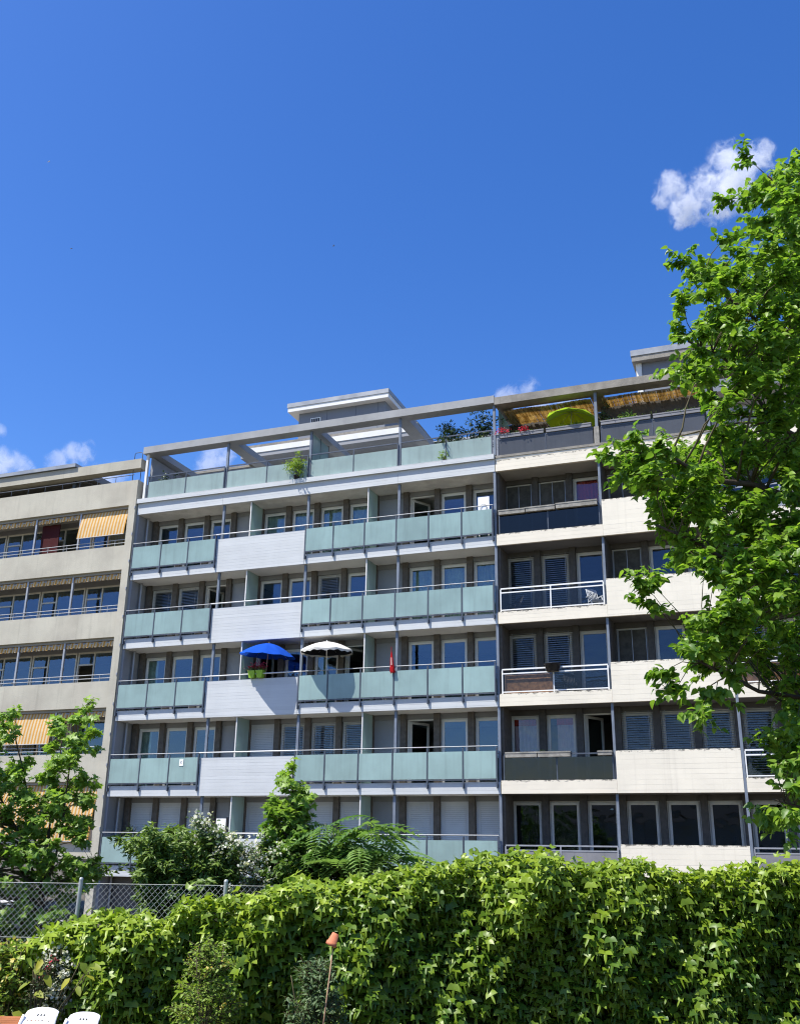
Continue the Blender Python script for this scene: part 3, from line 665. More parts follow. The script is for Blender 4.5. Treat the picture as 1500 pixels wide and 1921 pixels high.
def plant(name, label, cat, base, mains, tips, tpl, mat, size, leaves, spread, trunk_r=0.05, single=0, twigs=5, upf=0.7, hang=0.5, tone=(0.15, 0.85), group=None, seed=1, bark=None, toneh=0.0, sizevar=0.3, open_=0.0, flower=None, ff=0.0, fsize=0.05):
    r = random.Random(seed); rg = np.random.default_rng(seed); bark = bark or m_bark
    o = tag(empty(name, tuple(base)), label, cat, group)
    tb = MB(); nodes_ = []
    for M_ in mains:                                        # each main limb: list of points and a start radius
        P, r0 = M_; tb.path(P, [r0*(1-0.8*i/(len(P)-1))+0.004 for i in range(len(P))], 7)
        for i in range(len(P)-1):
            for u in (0, 0.33, 0.66): nodes_.append((np.array(P[i])*(1-u)+np.array(P[i+1])*u, r0*(1-0.8*(i+u)/(len(P)-1))))
    NP = np.array([q[0] for q in nodes_]); tw = MB()
    pos, nrm, tip, sz, tn = [], [], [], [], []; fp = []
    zlo, zhi = min(q[2] for q in tips), max(q[2] for q in tips)
    for q in tips:
        d = np.linalg.norm(NP-q, axis=1) + np.maximum(0, NP[:, 2]-q[2]+0.1)*0.8
        a = int(np.argmin(d)); A = NP[a]; ln = np.linalg.norm(q-A)
        P = bend(A, q, 0.10, 4, 0.05, r)
        if ln > 0.15: tw.path(P, [max(0.004, min(nodes_[a][1]*0.7, 0.012*ln+0.004))*(1-0.7*i/4) for i in range(5)], 5)
        out = (q-A)/max(ln, 1e-3)
        for k in range(twigs):
            dr = out*0.8+np.array([r.gauss(0, 0.7), r.gauss(0, 0.7), r.gauss(0.1, 0.5)]); dr /= np.linalg.norm(dr)
            st = q - out*spread*0.5*r.random(); L = spread*r.uniform(0.6, 1.25); en = st+dr*L
            tw.path([st, (st+en)/2+np.array([0, 0, 0.05*L]), en], [0.005, 0.004, 0.002], 4)
            m = max(2, int(leaves/twigs*r.uniform(0.7, 1.3)))
            side = np.cross(dr, [0, 0, 1]); side /= max(np.linalg.norm(side), 1e-3)
            for i in range(m):
                u = (i+0.6)/m; sg = 1 if i % 2 else -1
                p_ = st+dr*L*u+np.array([r.uniform(-1, 1) for _ in range(3)])*size*0.35
                td = dr*0.55+side*sg*0.75+np.array([r.gauss(0, .3), r.gauss(0, .3), -hang+r.gauss(0, .3)])
                nn = np.array([r.gauss(0, .45), r.gauss(0, .45), upf])+out*0.3
                pos.append(p_); tip.append(td); nrm.append(nn); sz.append(size*r.uniform(1-sizevar, 1+sizevar))
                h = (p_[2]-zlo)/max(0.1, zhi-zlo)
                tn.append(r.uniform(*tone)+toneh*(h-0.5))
            if flower is not None and r.random() < ff: fp.append(en)
    tb.build('trunk', bark, o)
    pos, nrm, tip, sz, tn = map(np.array, (pos, nrm, tip, sz, tn))
    cr = tw.build('crown', m_twig, o)
    if single:
        dist = (pos-CAM)@FW; px = 750+F*((pos-CAM)@RR)/dist; py = 960.5-F*((pos-CAM)@UP)/dist
        ok = np.where((px > 0) & (px < 1500) & (py > 0) & (py < 1921))[0]
        pick = ok[np.argsort(-(sz[ok]/dist[ok]) + 0.0)][:single]
        mask = np.zeros(len(pos), bool); mask[pick] = True
        leaf_objs('leaf', tpl, pos[mask], nrm[mask], tip[mask], sz[mask], tn[mask], mat, cr)
        pos, nrm, tip, sz, tn = pos[~mask], nrm[~mask], tip[~mask], sz[~mask], tn[~mask]
    tag(link('foliage', leaf_mesh('foliage', tpl, pos, nrm, tip, sz, tn, mat), cr), kind='stuff')
    if flower is not None and fp:
        fp = np.array(fp); n = len(fp)*9; c = np.repeat(fp, 9, 0)+rg.normal(0, fsize*0.9, (n, 3))
        tag(link('blossoms', leaf_mesh('blossoms', PET, c, rg.normal(0, 1, (n, 3))+np.array([-.2, -.6, .6]), rg.normal(0, 1, (n, 3)), rg.uniform(.7, 1.3, n)*fsize, rg.random(n), flower), cr), kind='stuff')
    return o

# --- the tall tree on the right: its trunk stands beyond the frame
RT = [(1500,290),(1450,302),(1402,296),(1368,372),(1385,430),(1360,455),(1392,490),(1340,512),(1286,492),(1312,550),(1282,572),(1302,608),(1280,626),(1300,680),(1272,694),(1312,740),(1345,800),(1320,838),(1262,856),(1208,832),(1180,822),(1150,862),(1160,902),(1210,925),(1196,975),(1240,1010),(1262,1050),(1345,1085),(1310,1160),(1290,1215),(1262,1240),(1300,1262),(1372,1250),(1405,1300),(1450,1290),(1480,1345),(1456,1400),(1446,1440),(1474,1480),(1438,1530),(1468,1552),(1500,1540),(1530,1480),(1530,250)]
RO = [(1530,260),(1700,180),(1950,330),(2080,700),(2080,1200),(1900,1480),(1530,1480)]
RT = [(x+(30 if y < 470 else 12 if y < 760 else 14)*(x < 1500), y+(14 if y < 330 else 0)) for x, y in RT]
tips = scatter(RT, 430, 10.5, 13.6, 0.19, 3)
for q in ((1192,1097,11),(1222,1085,11.1),(1212,1132,11.2),(1310,1338,11),(1338,1308,11.1),(1372,1268,11.2),(1140,858,11),(1178,826,11),(1275,488,11.6),(1272,572,11.4),(1272,622,11.6),(1262,692,11.4),(1400,300,12),(1362,374,12),(1356,452,11.8),(1432,1530,11.4),(1440,1390,11.5),(1250,1262,11.2),(1265,1300,11.2)):
    tips.append(at_t(*q))
tips += scatter(RO, 190, 10.2, 15.2, 0.4, 4)
tb_ = pt(7.0, 12.4, GZ); ax = [tb_+np.array([0.05*math.sin(z*1.3), 0.05*math.cos(z), z]) for z in (0, 1.5, 3, 4.5, 6, 7.5, 9, 10.5, 11.8)]
mains = [(ax, 0.19)]
for px, py, t, zi, r0 in ((1440,330,12.2,6,.05),(1300,510,11.8,5,.055),(1290,640,11.6,4,.05),(1200,850,11.1,4,.07),(1230,985,11.3,3,.055),(1290,1230,11.3,2,.05),(1440,1300,11.6,2,.04),(1450,1500,11.6,1,.035),(1400,560,12.8,5,.05),(1400,760,12.8,4,.05),(1380,1000,12.6,3,.05),(1480,450,11.2,6,.04),(1900,500,12,5,.05),(1950,900,11.5,4,.06),(1900,1200,13,3,.05),(1750,350,13,6,.04),(1700,800,14.5,4,.05),(1700,1100,10.8,3,.05)):
    mains.append((bend(ax[zi], at_t(px, py, t), 0.05, 8, 0.025), r0))
plant('linden_tree', 'tall leafy tree reaching into the frame from the right edge', 'tree', tb_, mains, tips, LIN, m_lime_l, 0.088, 88, 0.29, single=300, twigs=6, upf=0.75, hang=0.55, tone=(0.1, 1.0), seed=11)

# --- young maple at the left behind the fence
MP = [(-160,1500),(-120,1400),(-60,1380),(0,1352),(22,1335),(38,1350),(45,1400),(72,1425),(92,1400),(100,1352),(122,1365),(148,1335),(166,1316),(180,1336),(192,1385),(196,1402),(180,1440),(182,1500),(160,1560),(182,1600),(192,1640),(150,1680),(120,1720),(110,1790),(-160,1790)]
mb_ = at_t(70, 1800, 20.0); mb_[2] = GZ
mains = [(bend(mb_, at_t(90, 1560, 20), 0.0, 5, 0.02), .05)]
for a in ((166,1325,20.1),(120,1365,20.3),(30,1340,19.8),(-60,1400,20),(180,1620,19.8)): mains.append((bend(mains[0][0][3], at_t(*a), 0.04, 6, 0.02), .022))
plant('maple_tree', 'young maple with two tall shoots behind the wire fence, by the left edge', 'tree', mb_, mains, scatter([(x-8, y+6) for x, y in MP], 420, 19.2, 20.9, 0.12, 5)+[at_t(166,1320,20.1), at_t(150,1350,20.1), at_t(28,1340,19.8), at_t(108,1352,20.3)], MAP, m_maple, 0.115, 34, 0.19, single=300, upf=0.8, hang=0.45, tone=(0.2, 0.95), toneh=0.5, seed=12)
# --- shrubs and saplings between the fence and the building
BP = [(262,1640),(250,1585),(285,1560),(325,1556),(350,1570),(400,1560),(438,1600),(450,1660),(440,1720),(270,1720)]
bb = at_t(350, 1780, 19.6); bb[2] = GZ
mains = [(bend(bb, at_t(x, y, 19.6+d), 0.03, 5, 0.03), .02) for x, y, d in ((300,1580,.1),(340,1570,0),(400,1580,.2),(420,1640,-.2),(280,1640,-.2))]
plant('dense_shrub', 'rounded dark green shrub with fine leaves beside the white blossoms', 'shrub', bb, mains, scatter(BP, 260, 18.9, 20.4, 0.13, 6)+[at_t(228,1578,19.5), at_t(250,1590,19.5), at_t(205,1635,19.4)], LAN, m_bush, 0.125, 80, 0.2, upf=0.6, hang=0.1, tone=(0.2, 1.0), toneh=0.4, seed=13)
WP = [(360,1545),(385,1535),(410,1560),(440,1580),(470,1585),(500,1575),(520,1590),(530,1640),(500,1680),(440,1680),(430,1620),(395,1590)]
wb = at_t(470, 1790, 19.2); wb[2] = GZ
mains = [(bend(wb, at_t(x, y, 19.2+d), 0.06, 6, 0.02), .016) for x, y, d in ((375,1540,.1),(430,1580,0),(480,1590,.2),(520,1600,-.2),(450,1640,-.3))]
plant('flowering_shrub', 'arching shrub covered in white blossoms in front of the glass balconies', 'shrub', wb, mains, scatter(WP, 90, 18.8, 19.6, 0.18, 7), OVA, m_grey, 0.075, 30, 0.2, upf=0.6, hang=0.2, seed=14, flower=m_petw, ff=0.42, fsize=0.05)
SP = [(545,1432),(556,1455),(540,1475),(575,1480),(585,1505),(570,1540),(590,1580),(590,1650),(500,1650),(495,1560),(505,1530),(515,1500),(530,1490),(532,1460)]
sb_ = at_t(548, 1790, 19.4); sb_[2] = GZ
mains = [(bend(sb_, at_t(548, 1436, 19.4), 0.0, 8, 0.012), .028)]+[(bend(at_t(548, 1600, 19.4), at_t(x, y, 19.4+d), 0.03, 5, 0.02), .014) for x, y, d in ((575,1485,.1),(515,1525,-.2),(580,1580,.3),(505,1600,-.3))]
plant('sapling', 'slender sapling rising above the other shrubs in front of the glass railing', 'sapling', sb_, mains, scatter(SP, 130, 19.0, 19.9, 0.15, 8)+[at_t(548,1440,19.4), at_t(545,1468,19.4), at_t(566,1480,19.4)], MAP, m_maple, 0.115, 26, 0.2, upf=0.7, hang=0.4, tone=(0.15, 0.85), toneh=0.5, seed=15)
FP = [(590,1640),(585,1560),(600,1520),(640,1530),(660,1560),(650,1640),(610,1690),(590,1690)]
fb = at_t(620, 1790, 19.0); fb[2] = GZ
plant('undergrowth_shrub', 'dark leafy undergrowth below the feathery leaved sumac', 'shrub', fb, [(bend(fb, at_t(x, y, 19.3), 0.03, 5, 0.02), .015) for x, y in ((600,1560),(640,1580),(620,1620))], scatter([(500,1640),(560,1600),(640,1590),(700,1610),(760,1640),(760,1700),(500,1700)], 200, 18.6, 19.8, 0.14, 9), OVA, m_bush, 0.12, 40, 0.22, upf=0.7, hang=0.3, seed=16)
# feathery sumac: long compound leaves from shoot tips
def compound(n=9, L=1.0):
    V = []; Fs = []; lf, ff_ = LAN
    def put(o, ang, sc_, zz):
        c, s_ = math.cos(ang), math.sin(ang); b0 = len(V)
        for x, y, z in lf: V.append((o[0]+(x*c-y*s_)*sc_, o[1]+(x*s_+y*c)*sc_, zz+z*sc_))
        for f in ff_: Fs.append([b0+i for i in f])
    for i in range(n):
        u = (i+1.5)/(n+1); zz = -0.5*u*u; s_ = 0.27*math.sin(math.pi*(0.18+0.72*u))+0.07
        for sg in (1, -1): put((0, u*L), sg*math.radians(-68+18*u), s_, zz)
    put((0, L), 0, 0.16, -0.52)
    b0 = len(V); V += [(-.008, 0, 0), (.008, 0, 0), (.005, .5, -.125), (-.005, .5, -.125), (.003, 1, -.5), (-.003, 1, -.5)]
    Fs += [[b0, b0+1, b0+2], [b0, b0+2, b0+3], [b0+3, b0+2, b0+4], [b0+3, b0+4, b0+5]]
    return np.array(V), np.array(Fs)
CMP = compound()
ab = at_t(690, 1800, 18.6); ab[2] = GZ
ail = tag(empty('sumac_shrub', tuple(ab)), 'sumac shrub with long feathery compound leaves fanning out above the hedge', 'shrub')
tb = MB(); Lp, Ln, Lt, Ls, Lc = [], [], [], [], []; rr_ = random.Random(21)
for x, y, d in ((690,1545,0),(655,1560,.3),(740,1600,-.2),(610,1545,.4),(775,1630,0),(700,1610,-.3),(640,1620,-.1),(720,1570,.3),(600,1590,.2),(672,1590,-.2)):
    q = at_t(x, y, 18.6+d); tb.path(bend(ab, q, 0.03, 6, 0.02, rr_), [0.022-0.0025*i for i in range(7)], 6)
    for k in range(9):
        a = k*2.4+rr_.random(); el = rr_.uniform(0.0, 1.15)
        dr = np.array([math.cos(a)*math.cos(el), math.sin(a)*math.cos(el), math.sin(el)])
        Lp.append(q-np.array([0, 0, 0.03*k*rr_.random()])); Lt.append(dr); Ln.append(np.array([0, 0, 1.0])+0.45*rnd(1)[0]); Ls.append(rr_.uniform(.5, .85)); Lc.append(rr_.uniform(.1, .9))
tb.build('trunk', m_twig, ail)
Lp, Ln, Lt, Ls, Lc = map(np.array, (Lp, Ln, Lt, Ls, Lc))
leaf_objs('leaf', CMP, Lp, Ln, Lt, Ls, Lc, m_ail, ail, 5)

# --- creeper covered hedge wall
OUT = [(-250,1790),(-60,1790),(0,1778),(50,1758),(92,1740),(118,1722),(150,1712),(185,1704),(230,1698),(280,1704),(318,1712),(345,1690),(372,1668),(420,1672),(470,1668),(515,1656),(560,1648),(610,1660),(660,1652),(700,1642),(770,1634),(850,1618),(905,1608),(960,1600),(1020,1602),(1060,1616),(1100,1622),(1150,1618),(1190,1618),(1240,1634),(1290,1636),(1340,1634),(1390,1628),(1430,1626),(1500,1618),(1700,1622),(2300,1630)]
HT = 15.0
os_ = []; oz = []
for x, y in OUT: q = at_t(x, y, HT); os_.append((q-CAM)@RH); oz.append(q[2]-(0.06 if x > 540 else 0.15))
def htop(s): return np.interp(s, os_, oz)
def wob(s, z): return 0.16*np.sin(1.7*s+1.1*z)+0.12*np.sin(3.9*s-2.1*z+1)+0.08*np.sin(7.3*s+5.1*z+2)+0.05*np.sin(13*s-9*z)
def bulge(s, z):
    e = np.exp(-(((s-1.75)/0.42)**2+((z-2.72)/0.42)**2))*0.42
    return 0.38+wob(s, z)*0.95+e
hb = pt(0, HT, GZ)
hedge = tag(empty('creeper_hedge', tuple(hb), -YAW), 'long garden wall overgrown with glossy three pointed creeper leaves across the foreground', 'hedge')
SS = np.linspace(os_[0], os_[-1], 160); V = []; Fs = []
ZR = np.linspace(0, 1, 12)
for i, s in enumerate(SS):                                 # dark woody core behind the leaves
    tz = htop(s)-0.10
    for u in ZR: z = GZ+(tz-GZ)*u; V.append(pt(s, HT-float(bulge(s, z))+0.16+0.25*max(0, u-0.9)*4, z))
    V.append(pt(s, HT+0.15, tz)); V.append(pt(s, HT+0.15, GZ))
nc = len(ZR)+2
for i in range(len(SS)-1):
    for j in range(nc-1): Fs.append((i*nc+j, (i+1)*nc+j, (i+1)*nc+j+1, i*nc+j+1))
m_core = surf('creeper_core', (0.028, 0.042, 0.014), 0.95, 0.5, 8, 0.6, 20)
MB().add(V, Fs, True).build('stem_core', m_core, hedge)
def hedge_leaves(n, seed, depth0, depth1):
    r = np.random.default_rng(seed)
    s = r.uniform(os_[0], os_[-1], n); tz = htop(s); u = r.random(n)**0.85; z = GZ+0.05+(tz-GZ-0.02)*u
    dpt = r.uniform(depth0, depth1, n); t = HT-bulge(s, z)+dpt
    pos = CAM*np.array([1, 1, 0])+s[:, None]*RH+t[:, None]*FH+z[:, None]*np.array([0, 0, 1])
    th = np.clip((z-(tz-0.22))/0.22, 0, 1)                 # 1 at the crest
    el = np.radians(r.normal(50, 20, n)+24*th); yw = r.normal(0, 0.55, n)
    hor = -FH[None]*np.cos(yw)[:, None]+RH[None]*np.sin(yw)[:, None]
    nrm = hor*np.cos(el)[:, None]+np.array([0, 0, 1])*np.sin(el)[:, None]
    tip = hor*np.sin(el)[:, None]-np.array([0, 0, 1])*np.cos(el)[:, None]+r.normal(0, 0.33, (n, 3))
    size = r.uniform(0.075, 0.160, n)*(1-0.15*th)
    px = 750+F*((pos-CAM)@RR)/((pos-CAM)@FW)
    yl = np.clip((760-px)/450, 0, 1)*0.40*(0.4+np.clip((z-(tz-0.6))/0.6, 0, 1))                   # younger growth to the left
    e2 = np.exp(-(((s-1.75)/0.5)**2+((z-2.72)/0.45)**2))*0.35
    tone = r.uniform(0.06, 0.66, n)+0.42*np.clip((z-(tz-0.5))/0.5, 0, 1)*r.uniform(0.5, 1.2, n)+yl*r.random(n)+e2  # paler towards the crest: young growth plus sunlit brightness put into the tone
    return pos, nrm, tip, size, tone, s
def crest_leaves(n, seed):
    r = np.random.default_rng(seed); s = r.uniform(os_[0], os_[-1], n); tz = htop(s)
    t = HT-0.3+r.uniform(-0.25, 0.45, n); z = tz+r.normal(0.0, 0.06, n)
    pos = CAM*np.array([1, 1, 0])+s[:, None]*RH+t[:, None]*FH+z[:, None]*np.array([0, 0, 1])
    nrm = r.normal(0, 0.5, (n, 3))+np.array([0, 0, 0.8])-FH*0.45; tip = r.normal(0, 1, (n, 3))+np.array([0, 0, -0.35])-FH*0.4
    return pos, nrm, tip, r.uniform(0.07, 0.14, n), r.uniform(0.35, 1.0, n), s
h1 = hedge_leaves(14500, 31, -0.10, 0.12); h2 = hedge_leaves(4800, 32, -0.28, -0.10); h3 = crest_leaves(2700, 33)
A_ = [np.concatenate(x) for x in zip(h1, h2, h3)]
vis = np.where((abs(A_[5]) < 6.2) & (A_[0][:, 2] > 1.25))[0]; front = vis[np.argsort(-A_[3][vis])][:300]
mk = np.zeros(len(A_[0]), bool); mk[front] = True
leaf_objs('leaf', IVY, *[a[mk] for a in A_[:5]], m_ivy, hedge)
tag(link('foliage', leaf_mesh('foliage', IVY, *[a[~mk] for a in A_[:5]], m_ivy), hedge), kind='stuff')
# a stone of the old wall shows at the foot
q = at_t(1185, 1962, 14.5)
b = MB(); b.lathe([(0.0, -0.13), (0.17, -0.11), (0.24, 0.0), (0.2, 0.1), (0.1, 0.14), (0.0, 0.145)], tuple(q), 9); b.build('wall_stone', m_stone, hedge)

# --- wire fence
fq = at_t(147, 1655, 15.06); ftop = fq[2]-0.02
fence = tag(empty('wire_fence', tuple(pt(-4.5, 15.06, GZ)), -YAW), 'galvanised chain link fence above the creeper on the left', 'fence')
S0, S1 = -7.6, -1.4
for x in (147, 421, -120):
    s = float((at_t(x, 1700, 15.06)-CAM)@RH); b = MB(); b.tube(pt(s-0.03, 15.06, GZ), pt(s+0.0, 15.06, ftop+0.05), 0.029, n=12); b.lathe([(0.031, 0), (0.029, 0.02), (0.016, 0.032), (0.0, 0.036)], tuple(pt(s, 15.06, ftop+0.05)), 12)
    b.build('post', m_post, fence)
b = MB(); dw = 0.082; H = ftop-GZ; wires = []
for k in range(int((S1-S0+H)/dw)+2):
    for sg in (1, -1):
        s0 = S0-H+k*dw if sg > 0 else S0+k*dw; s1 = s0+sg*H*0.92
        z0, z1 = GZ, ftop
        pa, pb = (s0, z0), (s1, z1)
        # clip to the fence's length
        f0, f1 = 0.0, 1.0
        for lim, lo in ((S0, True), (S1, False)):
            a, c = pa[0], pb[0]
            if abs(c-a) < 1e-6: continue
            u = (lim-a)/(c-a)
            if (lo and a < lim) or (not lo and a > lim): f0 = max(f0, u)
            if (lo and c < lim) or (not lo and c > lim): f1 = min(f1, u)
        if f1-f0 < 0.02: continue
        A0 = (pa[0]+(pb[0]-pa[0])*f0, pa[1]+(pb[1]-pa[1])*f0); A1 = (pa[0]+(pb[0]-pa[0])*f1, pa[1]+(pb[1]-pa[1])*f1)
        b.tube(pt(A0[0], 15.10+0.002*sg, A0[1]), pt(A1[0], 15.10+0.002*sg, A1[1]), 0.0022, n=4, caps=False)
tag(b.build('wire_mesh', m_wire, fence), kind='stuff')
for z in (ftop, ftop-0.72): MB().tube(pt(S0, 15.095, z), pt(S1, 15.095, z), 0.0035, n=5).build('tension_wire', m_wire, fence)

# ------------------------------------------------------------------ garden things in front of the hedge
def herb(name, label, cat, px, py, t, w_, h_, tpl, mat, size, n, seed, flower=None, ff=0, fsize=.03, group=None):
    b0 = at_t(px, py, t); b0[2] = GZ; r = random.Random(seed); top = at_t(px, py, t)[2]
    mains = []; tips_ = []
    for i in range(9):
        a = r.uniform(0, 6.28); q = np.array([b0[0]+math.cos(a)*w_*r.random(), b0[1]+math.sin(a)*w_*r.random(), GZ+(top-GZ)*r.uniform(.75, 1.0)])
        mains.append((bend(b0, q, 0.03, 5, 0.02, r), 0.008))
    for i in range(n):
        a = r.uniform(0, 6.28); u = r.random()**.65; z = GZ+(top-GZ)*r.uniform(.35, 1.0)*(1-.12*r.random()*u); rw = w_*u*(1.2-0.85*((z-GZ)/(top-GZ))**2)
        tips_.append(np.array([b0[0]+math.cos(a)*rw, b0[1]+math.sin(a)*rw, z]))
    return plant(name, label, cat, b0, mains, tips_, tpl, mat, size, 34, 0.19, upf=0.6, hang=0.1, seed=seed, bark=m_twig, flower=flower, ff=ff, fsize=fsize, group=group)
herb('herb_bush', 'pale yellow green fine leaved bush in front of the creeper', 'bush', 392, 1770, 13.5, 0.40, 1, OVA, m_light, 0.048, 95, 41, m_pety, .06, .025)
herb('herb_bush', 'grey green wispy plant at the foot of the cane with the pot', 'bush', 595, 1810, 13.4, 0.36, 1, LAN, m_grey, 0.075, 80, 42)
herb('rose_bush', 'yellow flowering bush at the left edge below the fence', 'bush', 18, 1768, 14.35, 0.38, 1, OVA, m_light, 0.07, 50, 43, m_pety, .16, .045)
herb('daisy_bush', 'clump of white flowers with dark leaves just below the fence post', 'bush', 110, 1772, 14.3, 0.17, 1, OVA, m_oleo, 0.06, 22, 44, m_petw, .7, .045)
herb('geranium', 'few red blossoms left of the white flower clump', 'flower', 80, 1798, 13.95, 0.10, 1, OVA, m_oleo, 0.05, 9, 45, m_petr, .12, .03)
# broad yellowing leaves of a climber over the chairs
bl = at_t(75, 1835, 13.9); bz = bl.copy(); bz[2] = GZ
cl = tag(empty('broadleaf_plant', tuple(bz)), 'plant with a few large yellowing leaves above the white chairs', 'plant')
tb = MB(); Lq = []
for x, y in ((62,1820),(80,1800),(58,1842),(84,1828),(66,1862),(132,1835),(150,1806),(168,1812),(160,1828),(178,1808),(145,1850),(22,1900),(8,1905)):
    q = at_t(x, y, 13.85); Lq.append(q); tb.path(bend(bz, q, 0.03, 5, 0.02), [0.006]*6, 5)
tb.build('stem', m_twig, cl); Lq = np.array(Lq); n_ = len(Lq)
m_big = leafmat('yellowing_leaf', (0.16, 0.24, 0.03), (0.42, 0.40, 0.04), 0.5, 0.4, 0.3)
leaf_objs('leaf', OVA, Lq, np.array([0, 0, .7])-FH*.7+0.4*rnd(n_), RH*rng.uniform(-.6, .9, (n_, 1))+np.array([0, 0, -.6])+.3*rnd(n_), rng.uniform(.14, .22, n_), rng.random(n_), m_big, cl)

# terracotta pot upside down on a cane
ct = at_t(625, 1774, 13.0); cb = at_t(611, 1880, 13.0); dcan = (ct-cb)/np.linalg.norm(ct-cb); cb2 = cb-dcan*((cb[2]-GZ)/dcan[2])
cane = MB().path([cb2, (cb2+ct)/2+RH*0.006, ct+dcan*0.05], [0.010, 0.009, 0.008], 8).build('garden_cane', m_cane); tag(cane, 'thin brown cane standing in front of the creeper, carrying the clay pot', 'cane')
cane.data.transform(Matrix.Translation(-Vector(cb2))); cane.location = cb2
Rp = Matrix.Rotation(math.radians(24), 3, Vector(FH)); pot = MB()
pot.lathe([(0.0, 0.0), (0.043, 0.0), (0.059, -0.105), (0.066, -0.105), (0.069, -0.145), (0.060, -0.145), (0.055, -0.105), (0.04, -0.012), (0.0, -0.012)], (0, 0, 0), 24, Rp)
po = pot.build('flower_pot', m_terra, None, tuple(at_t(630, 1752, 13.0))); tag(po, 'terracotta pot tipped upside down on the cane', 'pot')

# white high backed resin chairs
def resin_chair(mat=m_resin):
    r = {}
    bk = MB(); nx, nz = 14, 5; V = []
    W0 = 0.43
    def bp(u, v): # u across -1..1, v up 0..1
        w_ = W0/2*(1-0.10*v*v); x = u*w_; z = 0.86+0.19*v-0.035*v*abs(u)**3-0.02*(1-v)*abs(u)**2
        y = 0.20+0.13*v+0.035*(u*u)*-1+0.05*v*v
        return (x, y, z)
    # perforated head panel as a grid with holes cut out
    NX, NZ = 42, 18; holes = [(-0.62+0.206*i, 0.36) for i in range(7)]+[(-0.2, 0.62), (0.0, 0.62), (0.2, 0.62)]
    idx = {}
    for layer in (0, 1):
        for j in range(NZ+1):
            for i in range(NX+1):
                u = -1+2*i/NX; v = j/NZ; x, y, z = bp(u, v); idx[(layer, i, j)] = len(V); V.append((x, y+0.018*layer, z))
    Fs = []
    def hole(i, j):
        u = -1+2*(i+.5)/NX; v = (j+.5)/NZ
        return any(abs(u-a) < 0.042 and abs(v-c) < 0.05 for a, c in holes)
    for j in range(NZ):
        for i in range(NX):
            if hole(i, j): continue
            Fs.append((idx[0, i, j], idx[0, i+1, j], idx[0, i+1, j+1], idx[0, i, j+1])); Fs.append((idx[1, i, j+1], idx[1, i+1, j+1], idx[1, i+1, j], idx[1, i, j]))
            for di, dj, e in ((-1, 0, ((i, j), (i, j+1))), (1, 0, ((i+1, j+1), (i+1, j))), (0, -1, ((i+1, j), (i, j))), (0, 1, ((i, j+1), (i+1, j+1)))):
                a, c = i+di, j+dj
                if a < 0 or a >= NX or c < 0 or c >= NZ or hole(a, c):
                    p_, q_ = e; Fs.append((idx[0, p_[0], p_[1]], idx[0, q_[0], q_[1]], idx[1, q_[0], q_[1]], idx[1, p_[0], p_[1]]))
    bk.add(V, Fs, True); r['backrest'] = [bk.mesh('backrest', mat)]
    r['back_slat'] = []
    for i in range(6):
        x = -0.15+0.06*i; sl = MB(); sl.path([(x, 0.05, 0.44), (x, 0.13, 0.65), (x, 0.205, 0.87)], [0.013]*3, 6); r['back_slat'].append(sl.mesh('back_slat', mat))
    r['back_post'] = []
    for sx in (-1, 1):
        q = MB(); q.path([(sx*0.235, 0.22, 0.0), (sx*0.22, 0.03, 0.42), (sx*0.213, 0.13, 0.70), (sx*0.208, 0.21, 0.90), (sx*0.195, 0.26, 0.98)], [0.019]*5, 8); r['back_post'].append(q.mesh('back_post', mat))
    st = MB()
    for i in range(8): st.box(-0.21, 0.21, -0.40+i*0.058, -0.352+i*0.058, 0.415, 0.435)
    st.box(-0.23, -0.205, -0.42, 0.06, 0.40, 0.44); st.box(0.205, 0.23, -0.42, 0.06, 0.40, 0.44); r['seat'] = [st.mesh('seat', mat)]
    r['leg'] = []; r['armrest'] = []
    for sx in (-1, 1):
        q = MB(); q.path([(sx*0.245, -0.44, 0.0), (sx*0.24, -0.30, 0.30), (sx*0.24, -0.2, 0.62)], [0.018]*3, 8); r['leg'].append(q.mesh('leg', mat))
        q = MB(); q.box(sx*0.245-0.028, sx*0.245+0.028, -0.32, 0.16, 0.62, 0.645); r['armrest'].append(q.mesh('armrest', mat))
    return r
CH = resin_chair()
def place_chair(parts, loc, rz, label, sc_=1.0, group=None, name='garden_chair'):
    o = tag(empty(name, tuple(loc), rz), label, 'chair', group); o.scale = (sc_,)*3
    for k, ms in parts.items():
        for me in ms:
            c = bpy.data.objects.new(k, me); col.objects.link(c); c.parent = o
    return o
for (x, y), dz, lab in (((79, 1889), 0.0, 'left one of the two white resin garden chairs with perforated tops'), ((158, 1897), -0.0, 'right one of the two white resin garden chairs with perforated tops')):
    q = at_t(x, y, 11.6); sc_ = (q[2]-GZ)/1.055
    place_chair(CH, (*(q[:2]-FH[:2]*0.36), GZ), -YAW+math.radians(-7), lab, sc_, 'white garden chairs')
q = at_t(-60, 1921, 12.2)
tbl = tag(empty('garden_table', (q[0], q[1], GZ), -YAW), 'orange brown wooden table just reaching into the bottom left corner', 'table')
cx_, cy_ = q[0], q[1]
for i in range(6):
    b = MB(); a = pt(0, 0, 0)*0
    b.box(-0.75, 0.75, -0.45+i*0.152, -0.45+i*0.152+0.142, 0, 0.03); b.v = [tuple(np.array([cx_, cy_, q[2]-0.015])+RH*v[0]+FH*v[1]+np.array([0, 0, v[2]])) for v in b.v]; b.build('board', m_wood, tbl)
for sx in (-1, 1):
    for sy in (-1, 1): 
        a = np.array([cx_, cy_, 0])+RH*0.66*sx+FH*0.36*sy; MB().tube((a[0], a[1], GZ), (a[0], a[1], q[2]-0.014), 0.03).build('leg', m_wood, tbl)

